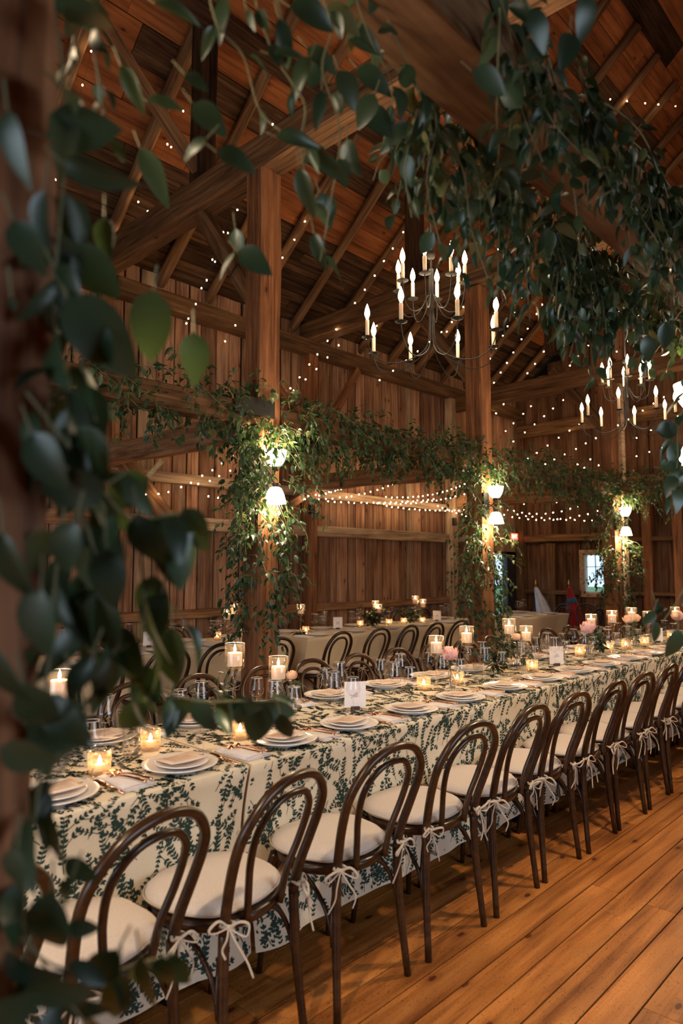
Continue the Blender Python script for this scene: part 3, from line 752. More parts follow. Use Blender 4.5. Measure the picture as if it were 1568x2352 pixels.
def cloth(x0, x1, y0, y1, z, hem, mat, label, cat, fold, seed, printed=False, group=None):
    """cloth over a table: near drop, top, far drop, and the two ends hanging down"""
    rnd = random.Random(seed); ph = [rnd.uniform(0, 6) for _ in range(6)]
    L = x1 - x0; W = y1 - y0; D = z - hem; total = D + W + D

    def P(u, v, off=0.0):
        """u along the table, v across it from the near hem to the far hem"""
        dr = max(0.0, D - v, v - D - W) / D
        side = -1 if v < D else (1 if v > D + W else 0)
        if side == 0:
            yy = y0 + (v - D); zz = z; nx = Vector((0, 0, 1))
            e = min(v - D, D + W - v); r = .012
            if e < r: zz -= (r - e) ** 2 / r * 0.5
        else:
            yy = y0 if side < 0 else y1; zz = z - .006 - dr * D
            wv = fold * dr * (math.sin(u * 9.1 + ph[0]) + .6 * math.sin(u * 17 + ph[1]) + .35 * math.sin(u * 31 + ph[2])) - .045 * math.sin(min(1, dr * 1.15) * PI) + .03 * dr ** 3
            for e in (u, L - u):      # loose corner folds near both ends
                if e < .22: wv += .03 * dr * math.sin(e / .22 * PI)
            yy += side * wv; zz += .003 * math.sin(u * 12 + ph[3]) * dr; nx = Vector((0, side, 0.1))
        return Vector((x0 + u, yy, zz)) + nx * off
    NU = int(L / .028); vs = []; fs = []
    vv = [D * i / 18 for i in range(18)] + [D, D + .004, D + .009, D + .016] + [D + W * i / 10 for i in range(1, 10)] + [D + W - .016, D + W - .006, D + W] + [D + W + D * (i + 1) / 12 for i in range(12)]
    for v in vv:
        for i in range(NU + 1): vs.append(P(L * i / NU, v))
    n = NU + 1
    for j in range(len(vv) - 1):
        for i in range(NU): fs.append((j * n + i, j * n + i + 1, (j + 1) * n + i + 1, (j + 1) * n + i))
    mb = MB().add(vs, fs)
    for sd in (-1, 1):              # the ends
        ex = x0 + .004 if sd < 0 else x1 - .004; vs = []; fs = []; nn = 20
        for j in range(9):
            dr = j / 8
            for i in range(nn + 1):
                q = i / nn; edge = P(0 if sd < 0 else L, D * (1 - dr) if True else 0)
                ya = edge.y; yb = y1 + (y0 - edge.y); yy = ya + (yb - ya) * q
                vs.append((ex - sd * (.02 * dr * abs(math.sin(q * 9 + ph[4]))), yy, z - .006 * (j > 0) - dr * D))
        for j in range(8):
            for i in range(nn):
                f = (j * (nn + 1) + i, j * (nn + 1) + i + 1, (j + 1) * (nn + 1) + i + 1, (j + 1) * (nn + 1) + i); fs.append(f)
        mb.add(vs, fs)
    o = mb.build('tablecloth', mat); tag(o, label, cat, group)
    if printed:
        pm = MB(); OFF = .0012

        def leafshape(cu, cv, ang, ln, wd):
            ca, sa = math.cos(ang), math.sin(ang); pts = [(0, 0), (.35, .5), (.68, .42), (1, 0), (.68, -.42), (.35, -.5)]
            vs = []
            for a, b in pts:
                uu = cu + ca * a * ln - sa * b * wd; v_ = cv + sa * a * ln + ca * b * wd
                if not (0.004 < uu < L - .004 and 0.004 < v_ < total - .004): return
                if abs(v_ - D) < .001: v_ = D + .001
                vs.append(P(uu, v_, OFF))
            pm.add(vs, [(0, 1, 2, 3), (0, 3, 4, 5)])

        def sprig(u, v, ang, ln, depth=0):
            n_ = max(3, int(ln / .0140)); cu, cv = u, v; bend = rnd.uniform(-.2, .2); prev = (u, v); sz = rnd.uniform(.85, 1.15)
            for i in range(n_):
                ang += bend * .35 + rnd.uniform(-.06, .06); st = ln / n_
                nu, nv = cu + math.cos(ang) * st, cv + math.sin(ang) * st
                if 0.01 < nu < L - .01 and 0.01 < nv < total - .01 and 0.01 < cu < L - .01 and .01 < cv < total - .01:
                    ox, oy = -math.sin(ang) * .0011, math.cos(ang) * .0011
                    pm.add([P(cu - ox, cv - oy, OFF), P(nu - ox, nv - oy, OFF), P(nu + ox, nv + oy, OFF), P(cu + ox, cv + oy, OFF)], [(0, 1, 2, 3)])
                if i > 0:
                    for sd in (-1, 1):
                        leafshape(nu, nv, ang + sd * rnd.uniform(.6, .95), rnd.uniform(.0135, .018) * sz, .0078 * sz)
                if depth == 0 and i in (n_ // 3, 2 * n_ // 3) and rnd.random() < .6:
                    sprig(nu, nv, ang + rnd.choice((-1, 1)) * rnd.uniform(.7, 1.1), ln * .55, 1)
                cu, cv = nu, nv
            leafshape(cu, cv, ang, .018 * sz, .008 * sz)
        vmax = D + W + .12; stp = .069
        gu = 0.0
        while gu < L:
            gv = -.06
            while gv < vmax:
                base = 1.57 if rnd.random() < .7 else -1.57
                sprig(gu + rnd.uniform(0, stp), gv + rnd.uniform(0, stp), base + rnd.uniform(-.9, .9), rnd.uniform(.07, .15))
                gv += stp
            gu += stp
        lp = pm.build('leaf_print', M['print'], o, smooth=False)
        lp['kind'] = 'stuff'
    return o


TX = [-.71, 1.61, 3.93, 6.25, 8.57]
for k in range(4):
    table(TX[k], TX[k + 1], 2.0, 2.83, 'folding table hidden under the %s leaf-print cloth from the left' % ORD[k], 'tables under the leaf-print cloths')
    cloth(TX[k] + .006, TX[k + 1] - .006, 2.0, 2.83, .762, .13, M['cloth'], '%s cream tablecloth from the left printed with dark green leafy sprigs' % ORD[k], 'tablecloth', .008, 30 + k, True, 'leaf-print tablecloths of the long table')
WT = [(1.05, 2.86, 4.94, 5.76, 'left edge'), (2.96, 4.62, 5.10, 5.94, 'holding card ten'), (4.85, 6.60, 5.12, 5.96, 'holding card eleven'), (6.62, 8.42, 5.12, 5.96, 'right of the card eleven one'), (8.95, 10.5, 5.0, 5.85, 'beyond the second post')]
for x0, x1, y0, y1, nm in WT:
    table(x0, x1, y0, y1, 'folding table under the plain ivory cloth, %s' % nm, 'tables along the timber wall')
    cloth(x0, x1, y0, y1, .762, .12, M['whitecloth'], 'plain ivory tablecloth along the timber wall, %s' % nm, 'tablecloth', .012, int(x0 * 10))
WCN = [1.5, 2.2, 3.35, 3.98, 4.32, 4.76, 5.35, 5.82, 6.30, 6.75, 7.3, 7.8]
for i, x in enumerate([1.55, 2.25, 2.92, 3.42, 3.62 + .42, 4.78, 5.37, 5.85, 6.33, 6.85, 7.4]):
    yb = at([150, 215, 300, 435, 535, 772, 875, 932, 1002, 1052, 1090][i], 1449, Z=.88)
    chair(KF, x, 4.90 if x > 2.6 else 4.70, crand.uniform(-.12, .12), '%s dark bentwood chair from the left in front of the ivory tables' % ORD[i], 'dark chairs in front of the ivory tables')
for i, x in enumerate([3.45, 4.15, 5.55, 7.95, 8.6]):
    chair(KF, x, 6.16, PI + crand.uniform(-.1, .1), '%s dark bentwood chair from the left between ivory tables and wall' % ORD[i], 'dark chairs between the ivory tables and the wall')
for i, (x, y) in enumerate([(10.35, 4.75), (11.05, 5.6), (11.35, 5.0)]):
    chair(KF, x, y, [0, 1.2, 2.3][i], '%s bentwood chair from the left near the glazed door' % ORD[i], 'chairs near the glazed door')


# ------------------------------------------------------------------ tableware
def lm(name, prof, n, mat, facet=None): return MB().lathe(prof, n, facet=facet).mesh(name, mat)


PLATE = lm('plate', [(0, .004), (.075, .004), (.085, .006), (.115, .012), (.132, .019), (.134, .022), (.132, .023), (.113, .0165), (.083, .010), (0, .009)], 40, M['china'])
FOOT = lm('foot_ring', [(.075, 0), (.08, 0), (.08, .005), (.072, .005)], 28, M['china'])
SALAD = lm('salad_plate', [(0, .003), (.055, .003), (.065, .005), (.092, .014), (.0935, .017), (.091, .0175), (.064, .009), (0, .0075)], 36, M['china'])
def curl_sheet(w, h, bend, t=.0012):
    vs = []; fs = []; n = 6
    for k, dz in enumerate((0, t)):
        for i in range(n + 1):
            for j in range(3):
                a = -w / 2 + w * i / n; b = -h / 2 + h * j / 2
                vs.append((a, b, dz + bend * (abs(a) / (w / 2)) ** 2 + bend * .6 * (b / h)))
    def f(k, i, j): return k * (n + 1) * 3 + i * 3 + j
    for i in range(n):
        for j in range(2):
            fs.append((f(1, i, j), f(1, i + 1, j), f(1, i + 1, j + 1), f(1, i, j + 1)))
            fs.append((f(0, i, j), f(0, i, j + 1), f(0, i + 1, j + 1), f(0, i + 1, j)))
        fs.append((f(0, i, 0), f(0, i + 1, 0), f(1, i + 1, 0), f(1, i, 0))); fs.append((f(0, i, 2), f(1, i, 2), f(1, i + 1, 2), f(0, i + 1, 2)))
    for j in range(2):
        fs.append((f(0, 0, j), f(1, 0, j), f(1, 0, j + 1), f(0, 0, j + 1))); fs.append((f(0, n, j), f(0, n, j + 1), f(1, n, j + 1), f(1, n, j)))
    return MB().add(vs, fs)


MENU = curl_sheet(.155, .115, .004).mesh('menu_card', M['menu'])
mb = MB()
for k in range(5):
    y = .035 - k * .016; x = -.05
    pts = []
    for i in range(16):
        pts.append((x + i * (.0065 if k else .004), y + .0022 * math.sin(i * 2.1 + k), .0047 + .0044 * (abs(x + i * .0065) / .0775) ** 2 + .0024 * (y / .115) - .003))
    mb.tube(pts, .0005, 3)
MENUINK = mb.mesh('handwriting', M['ink'])
SPRIG = MB().add([(0, 0, 0), (.006, .004, .003), (.014, .001, .002), (.006, -.004, .001), (0, 0, 0), (-.004, .007, .003), (-.002, .014, .002), (.003, .007, .002)], [(0, 1, 2, 3), (4, 5, 6, 7)]).mesh('leaf_sprig', M['leaf'])
# napkin folded in a rectangle, two layers, soft edge
mb = MB()
for k in range(3):
    w, h = .118 - k * .004, .205 - k * .006; z = k * .0028
    vs = []; n = 10
    for i in range(n + 1):
        for j in range(5):
            a = -w / 2 + w * j / 4; b = -h / 2 + h * i / n
            vs.append((a + .002 * math.sin(i * 1.3 + k), b, z + .0028 + .0015 * math.sin(i * .9 + j * 1.1 + k) + (.004 if k == 2 and j in (1, 2, 3) else 0)))
    m0 = len(vs)
    vs += [(v[0], v[1], z) for v in vs]
    fs = []
    for i in range(n):
        for j in range(4):
            q = (i * 5 + j, i * 5 + j + 1, (i + 1) * 5 + j + 1, (i + 1) * 5 + j); fs.append(q); fs.append(tuple(m0 + c for c in q[::-1]))
    for i in range(n):
        for j in (0, 4):
            q = (i * 5 + j, (i + 1) * 5 + j, m0 + (i + 1) * 5 + j, m0 + i * 5 + j); fs.append(q)
    for i in (0, n):
        for j in range(4): fs.append((i * 5 + j, i * 5 + j + 1, m0 + i * 5 + j + 1, m0 + i * 5 + j))
    mb.add(vs, fs)
NAPKIN = mb.mesh('napkin', M['napkin'])


def fork_mesh():
    mb = MB()
    mb.tube(spline([(0, -.095, .003), (0, -.05, .005), (0, .0, .006), (0, .03, .003), (0, .045, .001)], 4), [.0045] * 5 + [.0035] * 6 + [.0025] * 6, 8, flat=.5)
    mb.tube([(0, .044, .001), (0, .056, .0005), (0, .064, .001)], [.003, .0105, .0115], 10, flat=.25)
    for k in range(4):
        x = -.009 + k * .006
        mb.tube([(x, .062, .001), (x, .08, .002), (x * .95, .1, .0055)], [.0018, .0016, .0009], 5, flat=.6)
    return mb.mesh('fork', M['copper'])


FORK = fork_mesh()
mb = MB(); mb.tube([(0, -.09, .003), (0, -.02, .004), (0, .0, .003)], [.0048, .0045, .004], 8, flat=.6)
mb.tube([(0, 0, .003), (.002, .05, .003), (.003, .09, .002), (0, .108, .002)], [.005, .009, .0075, .001], 8, flat=.15)
KNIFE = mb.mesh('knife', M['copper'])


def wineglass(h, rb, rt, bh, sc=1.0):
    zb = h - bh
    foot = lm('foot', [(0, .002), (.032, .001), (.033, .002), (.015, .0045), (.004, .008)], 22, M['glass'])
    stem = lm('stem', [(.004, .008), (.0027, .03), (.0025, zb - .02), (.0035, zb - .006), (.006, zb)], 12, M['glass'])
    bowl = lm('bowl', [(.001, zb + .001), (.016, zb + .002), (rb * .82, zb + .012), (rb, zb + .026), (rb * .97, zb + .04), ((rb + rt) / 2, zb + bh * .62), (rt, h)], 28, M['glass'])
    rim = MB().tube([(rt * math.cos(a), rt * math.sin(a), h) for a in [2 * PI * k / 24 for k in range(25)]], .0010, 5, cap=False).mesh('rim', M['rim'])
    return [('foot', foot), ('stem', stem), ('bowl', bowl), ('rim', rim)]


WG = [wineglass(.218, .040, .029, .105), wineglass(.188, .036, .027, .088)]
TUMB = [('body', lm('body', [(0, .001), (.027, .001), (.029, .006), (.032, .115), (.0305, .115)], 32, M['ribbed'], facet=.02))]
VOT = lm('cup', [(0, .001), (.033, .001), (.037, .006), (.039, .078), (.036, .082)], 24, M['votive'], facet=.03)
VWAX = lm('wax', [(0, .034), (.018, .034), (.019, .032), (.0195, .012), (0, .011)], 16, M['wax'])
FL = [(0, 0), (.0042, .003), (.0058, .009), (.0046, .017), (.0022, .026), (0, .034)]
VFL = lm('flame', [(r * 1.25, z * .85 + .036) for r, z in FL], 10, M['votiveflame'])
HFL = lm('flame', [(r * 1.05, z) for r, z in FL], 10, M['flame'])
WICK = MB().tube([(0, 0, -.004), (0, 0, .006)], .0009, 5).mesh('wick', M['black'])


def parts(t, lst):
    for nm, me in lst: link(nm, me, t)


tr = random.Random(77)
TZ = .7635


def wine(x, y, k, label, group, z=TZ):
    t = thing('wine_glass', label, 'glass', (x, y, z), tr.uniform(0, 3), group); parts(t, WG[k]); return t


def votive(x, y, label, group, z=TZ, power=.20, lit=True):
    t = thing('votive_candle', label, 'candle', (x, y, z), tr.uniform(0, 3), group)
    link('cup', VOT, t); w_ = link('wax', VWAX, t); link('flame', VFL, w_)
    point('votive_light', (x, y, z + .052), power, FLAME, .012)
    return t


HCUP = {}
HRIM = MB().tube([(.0438 * math.cos(a), .0438 * math.sin(a), 0) for a in [2 * PI * k / 28 for k in range(29)]], .0011, 5, cap=False).mesh('rim', M['rim'])


def hurricane(x, y, h, label, group, z=TZ, power=.7):
    """tall footed glass candle holder, cup height h above the table, pillar candle inside"""
    key = round(h, 3)
    if key not in HCUP:
        HCUP[key] = (lm('glass_stem', [(0, .002), (.044, .002), (.046, .005), (.02, .010), (.009, .022), (.007, .04), (.0065, h * .45), (.0075, h * .75), (.010, h - .035), (.018, h - .028), (.012, h - .02), (.022, h - .012), (.034, h - .004), (.036, h)], 22, M['hurricane']),
                     lm('glass_cup', [(0, h + .001), (.034, h + .001), (.043, h + .004), (.044, h + .010), (.0445, h + .108), (.0432, h + .109)], 28, M['hurricane']))
    t = thing('candle_holder', label, 'candle holder', (x, y, z), 0, group)
    a, b = HCUP[key]; link('glass_stem', a, t); link('glass_cup', b, t); link('rim', HRIM, t, (0, 0, h + .109))
    ch = tr.uniform(.062, .072)
    c = lm('pillar_candle', [(0, h + .010), (.031, h + .010), (.0325, h + .013), (.0325, h + ch), (.030, h + ch + .004), (.022, h + ch + .002), (0, h + ch)], 22, M['wax'])
    c = link('pillar_candle', c, t)
    link('wick', WICK, c, (0, 0, h + ch + .004)); link('flame', HFL, c, (0, 0, h + ch + .008))
    point('candle_light', (x, y, z + h + ch + .026), power, FLAME, .012)
    return t


def setting(x, y, far, i, where, grp):
    """plate, small plate, menu card, napkin with two forks, knife"""
    s = -1 if far else 1; rz = PI if far else 0; j = lambda a=.006: tr.uniform(-a, a)
    t = thing('dinner_plate', 'large white dinner plate at the %s %s setting' % (ORD[i], where), 'plate', (x + j(), y, TZ), 0, 'dinner plates ' + grp); link('plate', PLATE, t); link('foot_ring', FOOT, t)
    o = link('salad_plate', SALAD, None, (x + j(), y + j(), TZ + .0095)); tag(o, 'small white plate stacked on the %s %s dinner plate' % (ORD[i], where), 'plate', 'small plates ' + grp)
    o = link('menu_card', MENU, None, (x + j(), y + .005 * s, TZ + .029), (-.06, 0, rz + tr.uniform(-.2, .2))); tag(o, 'blush menu card lying on the %s %s plate' % (ORD[i], where), 'card', 'menu cards ' + grp)
    link('handwriting', MENUINK, o); link('leaf_sprig', SPRIG, o, (.055, -.045, .008))
    nx = x - .215 * s
    o = link('napkin', NAPKIN, None, (nx + j(), y - .005 * s, TZ), (0, 0, rz + tr.uniform(-.08, .08))); tag(o, 'folded white napkin left of the %s %s plate' % (ORD[i], where), 'napkin', 'napkins ' + grp)
    if abs(x) < 5.6 or not far:
        for q, (dx, nm) in enumerate(((-.014, 'outer'), (.018, 'inner'))):
            o = link('fork', FORK, None, (nx + dx * s + j(.003), y + (-.01 if q else -.02) * s, TZ + .0175), (0, 0, rz + .25 * (1 if q == 0 else .8) + tr.uniform(-.06, .06)))
            tag(o, '%s rose-gold fork on the napkin of the %s %s setting' % (nm, ORD[i], where), 'fork', 'forks ' + grp)
    o = link('knife', KNIFE, None, (x + .165 * s, y - .03 * s, TZ + .001), (0, 0, rz + tr.uniform(-.06, .06))); tag(o, 'rose-gold knife right of the %s %s plate' % (ORD[i], where), 'knife', 'knives ' + grp)
    g = x + .085 * s
    wine(g + j(.015), y + .175 * s + j(.01), 0, 'taller wine glass behind the %s %s plate' % (ORD[i], where), 'tall wine glasses ' + grp)
    wine(g + .085 * s + j(.015), y + .125 * s + j(.01), 1, 'shorter wine glass beside the %s %s plate' % (ORD[i], where), 'short wine glasses ' + grp)


NPX = [.50, .96, 1.413, 1.905, 2.292, 2.739, 3.171, 3.64, 4.09, 4.55, 5.0, 5.45, 5.9, 6.35, 6.8]
for i, x in enumerate(NPX): setting(x, 2.145, False, i, 'near-side', 'on the near side')
FPX = [.95, 1.40, 1.84, 2.28, 2.72, 3.20, 3.66, 4.1, 4.56, 5.0, 5.45, 5.9, 6.35]
for i, x in enumerate(FPX): setting(x, 2.705, True, i, 'far-side', 'on the far side')
# centre line
HUR = [(1.13, 2.52, .225), (1.895, 2.47, .268), (2.090, 2.40, .198), (3.337, 2.42, .203), (3.628, 2.40, .243), (4.14, 2.40, .262), (4.37, 2.40, .200), (5.43, 2.40, .232), (5.845, 2.40, .242), (6.28, 2.40, .250), (6.665, 2.40, .200), (7.425, 2.40, .210)]
for i, (x, y, h) in enumerate(HUR):
    hurricane(x, y, h, '%s tall glass candle holder from the left on the leaf-print table' % ORD[i], 'tall candle holders on the leaf-print table')
VT = [at(228, 1778, Z=TZ), at(345, 1722, Z=TZ), at(551, 1697, Z=TZ), at(612, 1655, Z=TZ), at(973, 1585, Z=TZ), at(1050, 1572, Z=TZ), at(1150, 1540, Z=TZ), at(1222, 1541, Z=TZ), at(1331, 1507, Z=TZ), at(1397, 1497, Z=TZ), at(1437, 1490, Z=TZ), at(1480, 1483, Z=TZ), at(1541, 1470, Z=TZ)]
for i, p in enumerate(VT): votive(p.x, p.y, '%s cut-glass votive from the left glowing on the leaf-print table' % ORD[i], 'votives on the leaf-print table')
i = 0
for px_, py_ in ((300, 1735), (655, 1660), (893, 1565), (1043, 1590), (1098, 1565), (1200, 1520), (1290, 1515), (1355, 1505), (1250, 1500), (1420, 1485), (1465, 1470)):
    p = at(px_, py_, Z=TZ)
    t = thing('water_tumbler', '%s ribbed glass tumbler from the left on the leaf-print table' % ORD[i], 'glass', p, 0, 'ribbed tumblers on the leaf-print table'); parts(t, TUMB); i += 1


# number cards
def text_mesh(s, size, mat, name, ext=.0004):
    cu = bpy.data.curves.new(name, 'FONT'); cu.body = s; cu.size = size; cu.extrude = ext; cu.align_x = 'CENTER'; cu.align_y = 'CENTER'
    to = bpy.data.objects.new(name, cu); C.objects.link(to)
    dg = bpy.context.evaluated_depsgraph_get(); me = bpy.data.meshes.new_from_object(to.evaluated_get(dg)); me.materials.clear(); me.materials.append(mat)
    bpy.data.objects.remove(to); return me


def number_card(x, y, rz, label, txt, z=TZ):
    t = thing('number_card', label, 'card', (x, y, z), rz)
    a = MB().box(-.055, .055, -.0012, .0012, .012, .140).build('card', M['paper'], t, smooth=False)
    MB().box(-.022, .022, -.012, .012, 0, .018).build('card_stand', M['walnut'], t, smooth=False)
    if txt:
        me = text_mesh(txt, .050, M['steel'], 'numeral'); o = link('numeral', me, a, (0, -.0017, .072), (PI / 2, 0, 0)); o.scale = (.8, 1, 1)
    else:
        mb = MB(); p = [(-.026, 0, .075), (-.018, 0, .083), (-.014, 0, .072), (-.02, 0, .066), (-.012, 0, .078), (-.004, 0, .084), (-.008, 0, .068), (0, 0, .08), (.004, 0, .094), (.001, 0, .07), (.008, 0, .082), (.012, 0, .094), (.008, 0, .07), (.018, 0, .078), (.026, 0, .074)]
        mb.tube([(a_, -.0016, c - .008) for a_, b_, c in spline(p, 5)], .0005, 4); mb.build('calligraphy', M['ink'], a)
    return t


FACE = -.62
number_card(2.582, 2.377, FACE, 'white card with thin calligraphy in a dark wood foot, first on the leaf-print table', '')
number_card(4.766, 2.377, FACE, 'white calligraphy card in a dark foot, second on the leaf-print table', '')
number_card(6.91, 2.403, FACE, 'white calligraphy card in a dark foot, third on the leaf-print table', '')
number_card(3.326, 5.60, FACE, 'white table card reading 10 on the ivory table left of the post', '10')
number_card(5.85, 5.66, FACE, 'ivory table card reading 11 on the ivory table right of the post', '11')
number_card(7.69, 5.56, FACE - .5, 'small plain white card near the right end of the ivory tables', '')

# ivory table ware
i = j_ = 0
for x0, x1, y0, y1, nm in WT:
    n = max(2, int((x1 - x0) / .55)); side = 0
    for k in range(n):
        for fs_ in (0, 1):
            x = x0 + (x1 - x0) * (k + .5) / n; y = (y0 + .15) if not fs_ else (y1 - .15); s = 1 if not fs_ else -1
            lab = '%s side, %s place, ivory table %s' % ('near' if not fs_ else 'far', ORD[k], nm)
            t = thing('dinner_plate', 'white plate, ' + lab, 'plate', (x, y, TZ), 0, 'plates on the ivory tables'); link('plate', PLATE, t); link('foot_ring', FOOT, t)
            o = link('napkin', NAPKIN, None, (x - .2 * s, y, TZ), (0, 0, tr.uniform(-.1, .1))); tag(o, 'white napkin, ' + lab, 'napkin', 'napkins on the ivory tables')
            wine(x + .09 * s + tr.uniform(-.02, .02), y + .16 * s, 0, 'tall wine glass, ' + lab, 'tall wine glasses on the ivory tables')
            wine(x + .19 * s + tr.uniform(-.02, .02), y + .14 * s, 1, 'short wine glass, ' + lab, 'short wine glasses on the ivory tables')
WH = [(2.605, 5.45, .255), (2.76, 5.42, .21), (4.13, 5.52, .20), (4.28, 5.60, .245), (6.40, 5.55, .205), (6.34, 5.45, .17), (7.16, 5.52, .245), (7.27, 5.48, .20), (5.15, 5.55, .21)]
for i, (x, y, h) in enumerate(WH): hurricane(x, y, h, '%s tall glass candle holder from the left on the ivory tables' % ORD[i], 'tall candle holders on the ivory tables', power=.7)
WV = [(130, 1512), (498, 1470), (702, 1456), (827, 1440), (893, 1436), (927, 1433), (970, 1432), (560, 1462)]
for i, (a, b) in enumerate(WV):
    p = at(a, b, Z=TZ); votive(p.x, p.y, '%s cut-glass votive from the left on the ivory tables' % ORD[i], 'votives on the ivory tables')


# ------------------------------------------------------------------ peonies and greenery on the tables
def leaf_mesh(name, ln, wd, mat, curl=.12, fold=.22, seg=4, tip=1.0, twist=0.0, rnd=None):
    """leaf with a folded midrib: x from petiole to tip, y across, z up"""
    vs = []; fs = []; rnd = rnd or random
    wv = rnd.uniform(-1, 1) * .05 * ln
    for i in range(seg + 1):
        t = i / seg; wdt = wd / 2 * (math.sin(PI * min(1, t ** .78)) ** .8 if 0 < t < 1 else 0.0)
        if tip < 1 and t > .6: wdt *= 1.0
        x = t * ln; z = -curl * ln * t * t * 1.6; tw = twist * t
        for k in (-1, 0, 1):
            yy = k * wdt; zz = abs(k) * wdt * fold * 2 + (k * wv * math.sin(t * PI))
            vs.append((x, yy * math.cos(tw) - zz * math.sin(tw), z + zz * math.cos(tw) + yy * math.sin(tw)))
    for i in range(seg):
        for k in range(2):
            a = i * 3 + k
            fs.append((a, a + 3, a + 4, a + 1))
    return vs, fs


lr = random.Random(3)
LV = [leaf_mesh('leaf', .058, .026, None, lr.uniform(-.05, .3), lr.uniform(.1, .35), 4, 1, lr.uniform(-.4, .4), lr) for _ in range(5)] + \
     [leaf_mesh('leaf', .048, .030, None, lr.uniform(-.05, .3), lr.uniform(.1, .35), 4, 1, lr.uniform(-.4, .4), lr) for _ in range(3)]
LM_ = []
for v, f in LV: LM_.append(MB().add(v, f).mesh('leaf', M['leaf']))
NV = [leaf_mesh('leaf', .07, .043, None, lr.uniform(.0, .35), lr.uniform(.06, .22), 8, 1, lr.uniform(-.3, .3), lr) for _ in range(5)] + \
     [leaf_mesh('leaf', .075, .030, None, lr.uniform(.0, .4), lr.uniform(.1, .3), 8, 1, lr.uniform(-.5, .5), lr) for _ in range(4)]
NM_ = [MB().add(v, f).mesh('leaf', M['nearleaf']) for v, f in NV]


def basis(d, upish):
    d = d.normalized(); y = upish.cross(d)
    if y.length < 1e-4: y = Vector((1, 0, 0)).cross(d)
    y.normalize(); z = d.cross(y)
    return Matrix((d, y, z)).transposed()


def rdir(r): 
    v = Vector((r.gauss(0, 1), r.gauss(0, 1), r.gauss(0, 1))); return v.normalized()


class Vine:
    """a vine: its woody stems are one part, its leaves are parts of their own (the biggest in view), the rest one part of small leaves"""

    def __init__(s, label, seed, near=False, cat='vine', name='smilax_vine', group=None, loc=(0, 0, 0)):
        s.root = thing(name, label, cat, (0, 0, 0), 0, group); s.r = random.Random(seed); s.stem = MB(); s.L = []; s.near = near

    def leaf(s, p, d, upish, sc=1.0, kind=None):
        s.L.append((Vector(p), Vector(d), Vector(upish), sc, s.r.randrange(9 if s.near else 8) if kind is None else kind))

    def strand(s, pts, gap=.028, sc=1.0, droop=.5, rad=.0016, out=None, start=0.0):
        r = s.r; P = spline(pts, 5); s.stem.tube(P, rad, 4, cap=False)
        acc = gap * r.random(); side = 1
        for a, b in zip(P, P[1:]):
            L = (b - a).length; d = (b - a).normalized() if L > 1e-6 else Vector((0, 0, -1)); acc += L
            while acc > gap:
                acc -= gap * r.uniform(.8, 1.25); side = -side
                sd = d.cross(rdir(r)).normalized()
                dd = (sd * 1.0 + d * .5 + Vector((0, 0, -1)) * droop * r.uniform(.4, 1.6)).normalized()
                p0 = a.lerp(b, r.random()); p1 = p0 + sd * .008
                s.leaf(p1, dd, Vector((0, 0, 1)) + rdir(r) * .7, sc * r.uniform(.6, 1.2))

    def finish(s, limit=300, facecam=True):
        M0 = NM_ if s.near else LM_; V0 = NV if s.near else LV
        order = sorted(s.L, key=lambda q: (q[0] - CAM).length / q[3])
        inview = []; rest = []
        for q in order:
            v = q[0] - CAM; d = v.dot(FW); ok = False
            if d > .1:
                x = CX + F * v.dot(RT) / d; y = CY - F * v.dot(UP) / d; ok = -40 < x < 1608 and -40 < y < 2392
            if ok and len(inview) < limit: inview.append(q)
            else: rest.append(q)
        for p, d, u, sc, k in inview:
            o = link('leaf', M0[k], s.root); B = basis(d, u)
            o.matrix_local = Matrix.Translation(p) @ (B * sc).to_4x4()
        if rest:
            mb = MB()
            for p, d, u, sc, k in rest:
                B = basis(d, u) * sc; vs, fs = V0[k]; mb.add([B @ Vector(v) + p for v in vs], fs)
            o = mb.build('small_leaves', M['nearleaf'] if s.near else M['leaf'], s.root); o['kind'] = 'stuff'
        if s.stem.v: s.stem.build('stem', M['stem'], s.root)['kind'] = 'stuff'
        return s.root


